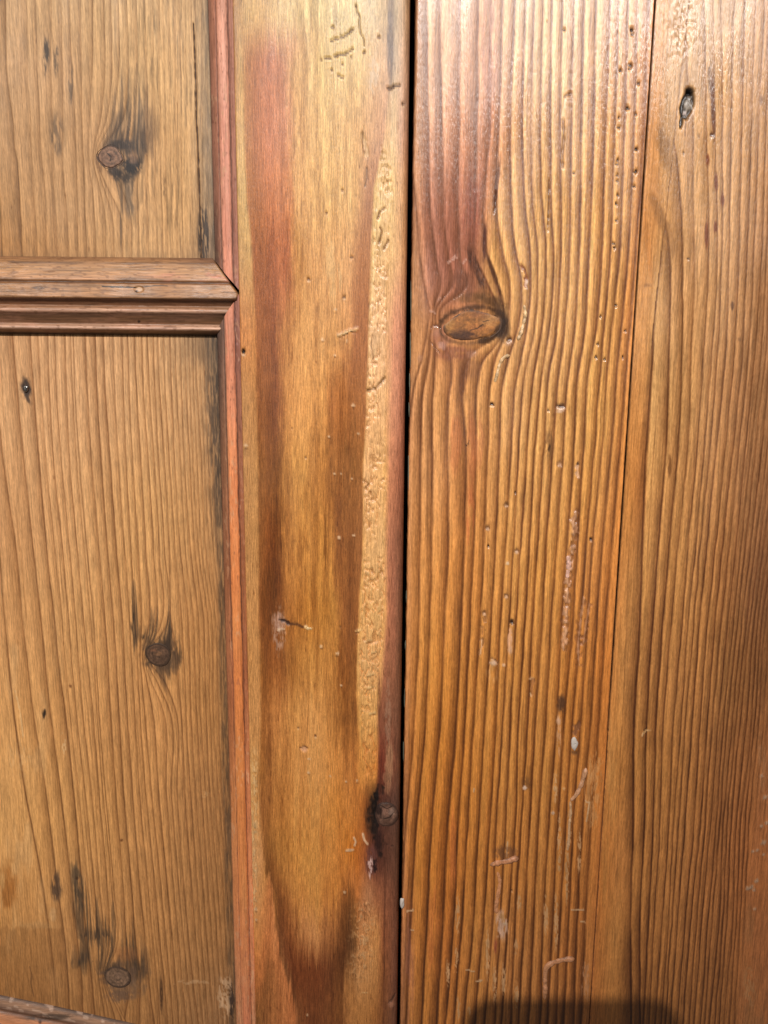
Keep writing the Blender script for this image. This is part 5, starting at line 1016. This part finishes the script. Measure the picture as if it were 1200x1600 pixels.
# ================================================================== knots, filler, flecks
def knot(name, u0, v0, ru, rv, rot, y, parent, core, rim, dome, seed, patches=(), rings_n=5, crack=None, wear=.06, rimw=.14):
    nr, na = 26, 72
    rr = np.linspace(0.001, 1.0, nr)[:, None]; aa = np.linspace(0, 2*np.pi, na, endpoint=False)[None, :]
    wob = 1+.13*(noise(np.cos(aa)*1.1+9, np.sin(aa)*1.1+9, seed)-.5)*2+.05*(noise(np.cos(aa)*4+9, np.sin(aa)*4+9, seed+1)-.5)
    x = rr*np.cos(aa)*ru*wob; yv = rr*np.sin(aa)*rv*wob
    c, s = math.cos(math.radians(rot)), math.sin(math.radians(rot))
    u = u0+x*c-yv*s; v = v0+x*s+yv*c
    X, Z = unproj(u, v, y)
    h = dome*(1-rr**2)**.6+.07*(fbm(u/4, v/4, seed+1)-.5)*(1-rr)-0.3*np.exp(-((rr-.93)/.06)**2)*(dome > .07)*(.4+.8*noise(np.cos(aa)*2+5, np.sin(aa)*2+5, seed+7))
    h = np.where(rr > .985, -.06 if dome < .3 else -.25, h+.02)+0*u
    f = Field(u, v)
    f.obs = np.ones(u.shape+(3,))*np.array(core, float)
    d = rr+.10*(fbm(u/7, v/7, seed+2)-.5)
    f.obs *= (1+.10*np.sin(d*rings_n*6.283)*noise(u/7, v/7, seed+8)*1.6+.5*(fbm(u/5, v/4, seed+3)-.5)+.10*(noise(u/1.8, v/1.8, seed+4)-.5))[..., None]
    f.paint(slice(None), sstep(1-rimw*1.6, 1-rimw*.5, rr+0*u+.22*(fbm(u/6, v/6, seed+5)-.5))*.8, rim)
    for (pu, pv, pru, prv, pc, pa) in patches: f.blob(pu, pv, pru, prv, pc, pa, seed=seed+6, rough=.6)
    if crack:
        for p in crack: f.stroke(p, 1.8, (34, 22, 15), .8, rough=.6)
    h = h+f.h
    return grid_mesh(name, X, y-h*.001, Z, f.colour(), wear+f.wear, MAT_KNOT, parent, close=True)
k = knot('knot', 172, 246, 21, 18, 10, Y_PANEL-.0002, pan_u, (128, 94, 70), (70, 51, 39), .08, 401, [(174, 244, 4, 3.4, (92, 60, 40), .8), (196, 262, 8, 6, (60, 46, 36), .5)], 3, [[(168, 240), (174, 245), (172, 252)]])
k['label'] = 'round brown knot with a dark rim in the upper panel'
k = knot('knot', 247, 1023, 20, 17, 20, Y_PANEL-.0002, pan_l, (86, 62, 44), (60, 44, 31), .05, 402, [(247, 1022, 6, 4, (140, 98, 64), .6), (240, 1016, 5, 3, (128, 82, 54), .5)], 4)
k['label'] = 'dark knot halfway down the lower panel'
k = knot('knot', 184, 1527, 20, 15, 18, Y_PANEL-.0002, pan_l, (98, 74, 54), (58, 43, 32), .06, 403, [(186, 1524, 7, 5, (120, 92, 70), .5)], 3)
k['label'] = 'dark-rimmed knot near the foot of the lower panel'
k = knot('knot', 737, 508, 46, 25, -8, Y_BOARD-.0001, board_a, (158, 100, 48), (58, 38, 26), .22, 404, [(724, 525, 20, 9, (72, 44, 30), .88), (712, 522, 8, 8, (88, 56, 34), .6), (702, 508, 9, 11, (180, 126, 62), .6), (748, 490, 16, 7, (134, 82, 48), .6), (765, 500, 14, 12, (186, 132, 74), .6), (742, 512, 12, 6, (176, 108, 58), .6)], 2.2, [[(735, 516), (746, 513), (754, 507)], [(755, 503), (764, 500)]], wear=-.02, rimw=.12)
k['label'] = 'raised glossy orange oval knot'
k = knot('knot', 604, 1271, 17, 20, 0, Y_STILE-.0002, stile, (96, 68, 52), (58, 38, 28), .35, 405, [(600, 1266, 6, 7, (130, 92, 72), .5), (612, 1268, 5, 7, (132, 110, 94), .45), (604, 1284, 10, 4, (66, 44, 32), .7), (592, 1266, 5, 14, (34, 21, 16), .85), (608, 1256, 9, 4, (60, 40, 30), .7)], 2, [[(595, 1258), (604, 1263), (614, 1259)], [(600, 1279), (609, 1276), (616, 1268)]])
k['label'] = 'grey-brown knot broken out at the edge of the stile'

def track(name, pts, wd, hgt, y, parent, col, seed, mat=MAT_FILL):
    """a ridge of filler left in a worm track: rounded, lumpy, sunk into the wood"""
    p = np.array(pts, float); seg = np.hypot(*np.diff(p, axis=0).T); d = np.concatenate([[0], np.cumsum(seg)])
    n = max(int(d[-1]/1.6), 8); q = np.linspace(0, d[-1], n)
    cu = sinterp(q, d, p[:, 0]); cv = sinterp(q, d, p[:, 1])
    tu = np.gradient(cu); tv = np.gradient(cv); L_ = np.hypot(tu, tv)+1e-9
    nu, nv = -tv/L_, tu/L_
    a = np.linspace(-1, 1, 13)
    e = np.clip(np.minimum(q, d[-1]-q)/(wd*.6), 0, 1)**.5
    lump = .25+1.15*noise(q/(wd*.75), 0*q, seed)
    W = wd*.5*e*(.55+.45*lump)
    U = cu[:, None]+nu[:, None]*W[:, None]*a[None, :]; V = cv[:, None]+nv[:, None]*W[:, None]*a[None, :]
    H = hgt*(np.sqrt(np.clip(1-a**2, 0, 1))[None, :]*(e*lump)[:, None])+.34*(noise(U/2.4, V/2.4, seed+1)-.5)-.16
    X, Z = unproj(U, V, y)
    f = Field(U, V); f.obs = np.ones(U.shape+(3,))*np.array(col, float)
    f.obs *= (1+.34*(noise(U/4, V/4, seed+2)-.5)+.2*(noise(U/1.8, V/1.8, seed+3)-.5)-.22*(np.abs(a)[None, :]**3))[..., None]
    return grid_mesh(name, X, y-H*.001, Z, f.colour(), .05, mat, parent)
YB = Y_BOARD-.00025
TR = [([(765, 1352), (770, 1351), (776, 1349), (786, 1347), (796, 1345), (804, 1342), (811, 1341)], 8.5, .95, (160, 108, 72)),
      ([(851, 1562), (852, 1545), (852, 1525), (855, 1510), (866, 1504), (880, 1500), (898, 1498)], 8, .95, (166, 114, 76)),
      ([(916, 1200), (911, 1218), (906, 1232), (899, 1244), (891, 1252)], 7.5, .8, (184, 134, 94)),
      ([(891, 1252), (892, 1270), (890, 1286), (889, 1310), (887, 1330)], 4.5, .6, (206, 160, 112)),
      ([(819, 476), (821, 490), (818, 506), (814, 520), (809, 532)], 6, .55, (222, 180, 126)),
      ([(797, 555), (788, 558), (782, 566), (778, 580), (773, 598)], 6, .5, (222, 178, 122)),
      ([(777, 1362), (781, 1376), (779, 1394), (776, 1412), (775, 1428)], 6.5, .4, (182, 122, 78)),
      ([(887, 868), (889, 880), (888, 890), (886, 904)], 8, .7, (218, 168, 140))]
for i, (p, wd, hg, c) in enumerate(TR): track('filler_ridge', p, wd, hg, YB, board_a, c, 420+i*5)
track('filler_ridge', [(528, 524), (538, 521), (546, 517), (558, 514)], 4.6, .5, Y_STILE, stile, (222, 178, 120), 470)
track('filler_ridge', [(477, 980), (483, 982), (489, 982)], 5, .5, Y_STILE, stile, (232, 192, 130), 475)

def fleck(name, u0, v0, ru, rv, y, parent, mat, seed, hgt=.5):
    rr = np.linspace(0.001, 1, 6)[:, None]; aa = np.linspace(0, 2*np.pi, 16, endpoint=False)[None, :]
    wob = .7+.6*noise(np.cos(aa)*1.6+4, np.sin(aa)*1.6+4, seed)
    u = u0+rr*np.cos(aa)*ru*wob; v = v0+rr*np.sin(aa)*rv*wob
    X, Z = unproj(u, v, y)
    h = hgt*np.sqrt(np.clip(1-rr**2, 0, 1))*(.7+.6*noise(u/2, v/2, seed))-.12
    return grid_mesh(name, X, y-h*.001, Z, np.ones(u.shape+(3,))*.6, 0, mat, parent, close=True)
fleck('paint_fleck', 898, 1162, 6, 9.5, YB, board_a, MAT_PAINT, 501, .6)
fleck('paint_fleck', 628.4, 1411, 3.4, 8, YB-.0003, board_a, MAT_PAINT, 502, .7)
for i, (a, b, ln) in enumerate(((641.2, 470, 34), (640.3, 545, 30), (639.2, 600, 16), (638.4, 640, 12), (637.6, 742, 34), (634.0, 932, 10), (632.6, 1008, 8), (631.3, 1090, 14), (629.6, 1172, 16))):
    fleck('paint_fleck', a+.9, b, .9, ln, Y_BOARD+.0009, board_a, MAT_GREEN, 510+i, .4)
n_ = fleck('nail_head', 40, 608, 5.2, 5.6, Y_PANEL-.0001, pan_l, MAT_METAL, 530, .7)
n_['label'] = 'small grey nail head in a black stain'

# ================================================================== dark space behind the gap
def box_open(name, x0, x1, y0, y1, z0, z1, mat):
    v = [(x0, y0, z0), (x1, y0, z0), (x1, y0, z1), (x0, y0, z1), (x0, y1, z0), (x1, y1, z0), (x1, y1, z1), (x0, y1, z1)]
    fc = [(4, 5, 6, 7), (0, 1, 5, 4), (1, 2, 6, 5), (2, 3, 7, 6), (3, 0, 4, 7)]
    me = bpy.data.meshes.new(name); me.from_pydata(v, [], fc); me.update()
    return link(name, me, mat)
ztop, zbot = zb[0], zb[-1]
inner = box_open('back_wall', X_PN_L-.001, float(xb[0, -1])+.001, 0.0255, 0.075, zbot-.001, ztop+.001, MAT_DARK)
inner['kind'] = 'structure'

# ================================================================== the phone that took the picture: its shadow lies at the foot of the post
def rounded_slab(name, x0, x1, y0, y1, z0, z1, r, mat, parent):
    pts = []
    for cx, cy, a0 in ((x1-r, y1-r, 0), (x0+r, y1-r, 90), (x0+r, y0+r, 180), (x1-r, y0+r, 270)):
        for i in range(9):
            a = math.radians(a0+i*90/8); pts.append((cx+r*math.cos(a), cy+r*math.sin(a)))
    n = len(pts); v = [(a, b, z0) for a, b in pts]+[(a, b, z1) for a, b in pts]
    fc = [tuple(range(n))[::-1], tuple(range(n, 2*n))]+[(i, (i+1) % n, n+(i+1) % n, n+i) for i in range(n)]
    me = bpy.data.meshes.new(name); me.from_pydata(v, [], fc); me.update()
    o = bpy.data.objects.new(name, me); sc.collection.objects.link(o); me.materials.append(mat); o.parent = parent
    return o
phone = bpy.data.objects.new('phone', None); sc.collection.objects.link(phone); phone.matrix_world = mw
rounded_slab('body', -.066, .012, -.148, .012, .002, .010, .012, MAT_PHONE, phone)
rounded_slab('screen', -.063, .009, -.145, .009, .0102, .0106, .010, MAT_PHONE, phone)
phone['label'] = 'dark phone in front of the door, casting the rounded shadow at the foot'
phone['category'] = 'phone'
